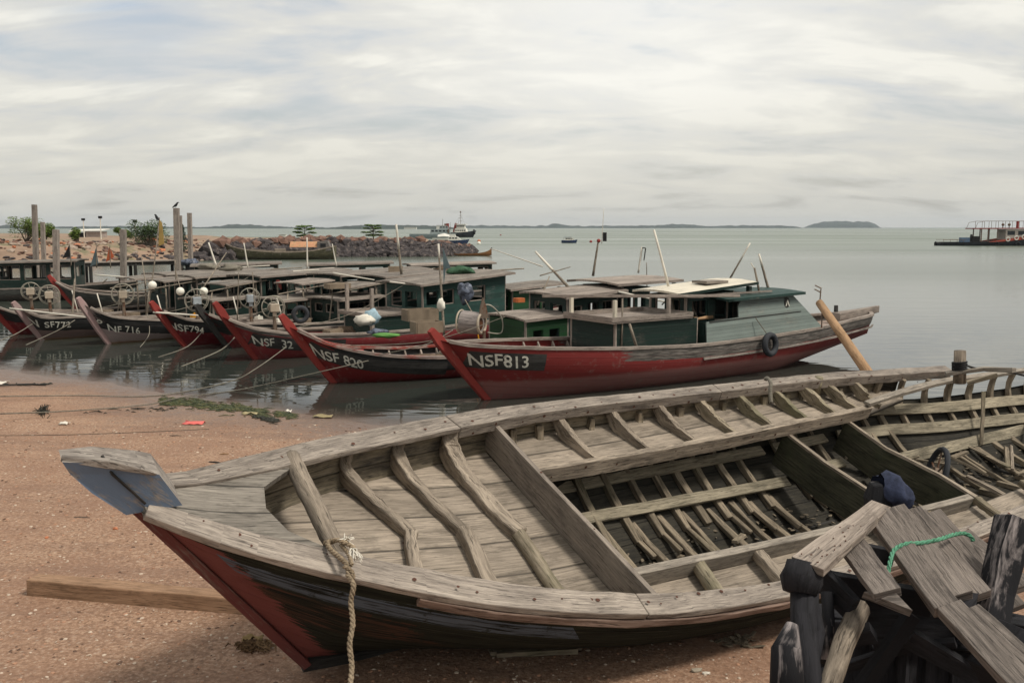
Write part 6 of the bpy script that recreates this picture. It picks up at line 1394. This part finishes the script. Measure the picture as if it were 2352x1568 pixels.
# ---------------------------------------------------------------- on the sand
rnd.seed(77)
def on_sand(px, py, dz=.0):
    p = onz(px, py, .3)
    for _ in range(4): p = onz(px, py, ground_z(p.x, p.y)+dz)
    return p
b = MB(); a, c = on_sand(75, 1345, .06), on_sand(590, 1392, .05); b.sweep([a, a.lerp(c, .33), a.lerp(c, .66), c], (.17, .19), jit=.006); one('squared_beam', b, wood('sandy beam', (.16, .09, .05), (.40, .25, .155), bs=.4), 'sand coloured squared beam lying under the prow', 'beam', bevel=.012)
def weed(pts, n, w_, lb, mt):
    b = MB()
    for _ in range(n):
        k = rnd.random(); i = rnd.randrange(len(pts)-1); p = V((*pts[i], 0)).lerp(V((*pts[i+1], 0)), k); q = on_sand(p.x, p.y+rnd.gauss(0, w_)); a = rnd.uniform(-.5, .5); l_ = rnd.uniform(.05, .28); e = q+V((math.cos(a)*l_, math.sin(a)*l_, 0)); z_ = rnd.uniform(.008, .03)
        m_ = q.lerp(e, .5); b.tube([V((q.x, q.y, ground_z(q.x, q.y)+.004)), V((m_.x, m_.y, ground_z(m_.x, m_.y)+z_)), V((e.x, e.y, ground_z(e.x, e.y)+.004))], [.004, .011, .003], n=4)
    tag(b.build('seaweed', mt), lb, 'seaweed', kind='stuff')
m_weed = plain('seaweed', (.045, .055, .022), .6, sc_=9, var=.5, c2=(.09, .085, .03)); m_weedd = plain('dark seaweed', (.02, .02, .013), .6, sc_=9, var=.5)
weed([(362, 922), (420, 926), (480, 934), (540, 938), (600, 950)], 520, 5.0, 'long strip of green seaweed by the water line', m_weed); weed([(575, 955), (620, 968)], 90, 2, 'dark seaweed strand near the pale scrap', m_weedd); weed([(625, 950), (662, 957)], 110, 3.0, 'clump of seaweed at the right end of the drift line', m_weed)
weed([(0, 884), (110, 883)], 30, 1.0, 'thin drift line of weed at left', m_weedd); weed([(180, 950), (400, 938)], 20, 3, 'scattered weed on the open sand', m_weedd)
# sticks and scraps
for px, py, l_, a, r_, lb, mt in ((480, 1060, .22, -.3, .012, 'dark stick by the bow deck', m_dark), (505, 1064, .12, .2, .012, 'second dark stick by the bow deck', m_dark), (600, 1040, .16, .1, .014, 'dark chip of wood close to the far gunwale', m_dark), (505, 1042, .14, .0, .012, 'yellowish stick on the sand', m_timber), (310, 1087, .18, -.05, .008, 'reddish twig in mid beach', m_nail), (170, 1330-143, .2, -.1, .006, 'thin twig left of the prow', m_dark), (300, 937, .3, 0, .008, 'grey stick near the drift line', m_dark), (390, 1000, .2, 0, .007, 'faint twig above the pink scrap', m_dark)):
    p = on_sand(px, py, .008); b = MB(); b.tube([p, p+V((math.cos(a)*l_*.5, math.sin(a)*l_*.5, .006)), p+V((math.cos(a)*l_, math.sin(a)*l_, 0))], [r_*.7, r_, r_*.5], n=6, jit=.25); one('stick', b, mt, lb, 'stick')
def scrap(px, py, w_, h_, mt, lb, name='plastic_scrap', seed=1):
    p = on_sand(px, py, .01); b = MB(); b.grid([[p+V(((i/5-.5)*w_, (j/4-.5)*h_, .05*mn.noise(V((i*.5, j*.6, seed)))+.015)) for j in range(5)] for i in range(6)]); return one(name, b, mt, lb, 'scrap', solid=.004, smooth=True)
scrap(445, 972, .36, .22, m_pink, 'pink plastic scrap in the middle of the beach'); scrap(148, 973, .16, .14, m_paper, 'white scrap of paper left of the pink scrap', 'paper_scrap', 2); scrap(742, 957, .36, .2, plain('yellow leaf', (.26, .21, .11), .8), 'yellowish leaf near the boat at the water edge', 'leaf', 3); scrap(575, 950, .3, .16, plain('pale driftwood', (.32, .27, .15), .8), 'pale driftwood chip in the seaweed', 'driftwood_chip', 4); scrap(663, 945, .12, .12, m_paper, 'small white scrap at the end of the seaweed', 'paper_scrap', 5); scrap(5, 880, .3, .2, m_paper, 'white scrap at the left frame edge', 'paper_scrap', 6)
b = MB()
for i in range(60):
    p = on_sand(100+rnd.gauss(0, 5), 948+rnd.gauss(0, 5)); b.tube([p, p+V((rnd.uniform(-.05, .05), rnd.uniform(-.05, .05), rnd.uniform(.02, .13))), p+V((rnd.uniform(-.1, .1), rnd.uniform(-.1, .1), rnd.uniform(0, .1)))], .006, n=4)
tag(b.build('weed_tuft', m_weedd), 'dark tuft of weed standing on the left beach', 'weed', kind='stuff')
for px, py, r_, mt, lb in ((265, 1213, .028, m_brick, 'orange brick fragment in front of the prow'), (107, 1234, .02, m_brick, 'small orange pebble at left'), (1600, 1538, .03, plain('pale stone', (.3, .26, .2), .9), 'pale stone under the hull at right'), (1622, 1545, .022, m_paper, 'white pebble under the hull')):
    b = MB(); b.rock(on_sand(px, py, r_*.4), r_, sq=(1.5, .8, .8)); one('stone', b, mt, lb, 'stone')
# brown rag and litter by the forefoot, frame under the hull
b = MB()
for i in range(140):
    p = on_sand(585+rnd.gauss(0, 20), 1487+rnd.gauss(0, 6)); e = p+V((rnd.uniform(-.09, .09), rnd.uniform(-.05, .05), rnd.uniform(0, .03))); b.tube([p, p.lerp(e, .5)+V((0, 0, .02)), e], [.003, .008, .002], n=4)
tag(b.build('dead_leaves', plain('brown litter', (.09, .05, .022), .9, c2=(.16, .10, .05))), 'brown rotting litter beside the forefoot', 'litter', kind='stuff')
scrap(580, 1468, .16, .08, plain('ochre scrap', (.26, .18, .08), .9), 'ochre scrap on top of the brown litter', 'rag', 9)
t = thing('plank_frame', 'flat frame of grey boards lying in the sand under the hull', 'frame', on_sand(1215, 1470), world=True)
Q = [on_sand(1112, 1444, .03), on_sand(1278, 1440, .03), on_sand(1325, 1490, .03), on_sand(1140, 1500, .03)]
for i in range(4):
    b = MB(); b.sweep([Q[i], Q[(i+1) % 4]], (.09, .035), jit=.006); b.build('board', m_hold, t)
b = MB()
for i in range(30):
    p = on_sand(1700+rnd.gauss(0, 22), 1470+rnd.gauss(0, 7)); e = p+V((rnd.uniform(-.1, .1), rnd.uniform(-.05, .05), .02)); b.sweep([p, e], (.03, .006))
tag(b.build('husk_litter', m_hold), 'pale husks and splinters beside the landing stage', 'litter', kind='stuff')
# pebbles and shell grit
b = MB()
for _ in range(6500):
    y = 4.3+12*rnd.random()**1.6; x = rnd.uniform(-.62*y-.5, .1*y+1.2)
    if shore_d(x, y) < .3: continue
    b.rock((x, y, ground_z(x, y)+.001), rnd.choice((.004, .005, .006, .008, .011))*(1+.07*y), m=rnd.choice((0, 0, 1, 2, 2)), sq=(1.3, 1, .5))
tag(b.build('pebbles', [plain('shell grit', (.45, .36, .28), .9, sc_=20), plain('dark grit', (.11, .065, .045), .9, sc_=20), plain('orange grit', (.34, .19, .12), .9, sc_=20)]), 'shell grit and small pebbles scattered over the sand', 'pebbles', kind='stuff')
# ---------------------------------------------------------------- haze
m = bpy.data.materials.new('haze'); m.use_nodes = True; nt = m.node_tree; nt.nodes.clear(); o_ = N(nt, 'ShaderNodeOutputMaterial'); v_ = N(nt, 'ShaderNodeVolumePrincipled')
v_.inputs['Density'].default_value = .00008; v_.inputs['Color'].default_value = (.80, .88, .98, 1); v_.inputs['Anisotropy'].default_value = .2
nt.links.new(v_.outputs[0], o_.inputs['Volume'])
HAZE = True
if HAZE:
    b = MB(); x, y0, y1, z0, z1 = 9500, -60, 9500, -4, 90
    P = [V((sx_*x, y_, z_)) for z_ in (z0, z1) for sx_, y_ in ((-1, y0), (1, y0), (1, y1), (-1, y1))]
    for f_ in ((0, 3, 2, 1), (4, 5, 6, 7), (0, 1, 5, 4), (1, 2, 6, 5), (2, 3, 7, 6), (3, 0, 4, 7)): b.q([P[i] for i in f_])
    me = bpy.data.meshes.new('haze'); me.from_pydata([tuple(p) for p in P], [], [(0, 3, 2, 1), (4, 5, 6, 7), (0, 1, 5, 4), (1, 2, 6, 5), (2, 3, 7, 6), (3, 0, 4, 7)]); me.materials.append(m)
    o = bpy.data.objects.new('haze', me); sc.collection.objects.link(o); tag(o, 'thin sea haze over the bay', 'haze', kind='stuff')
for o in sc.objects:
    if '_w' in o: del o['_w']
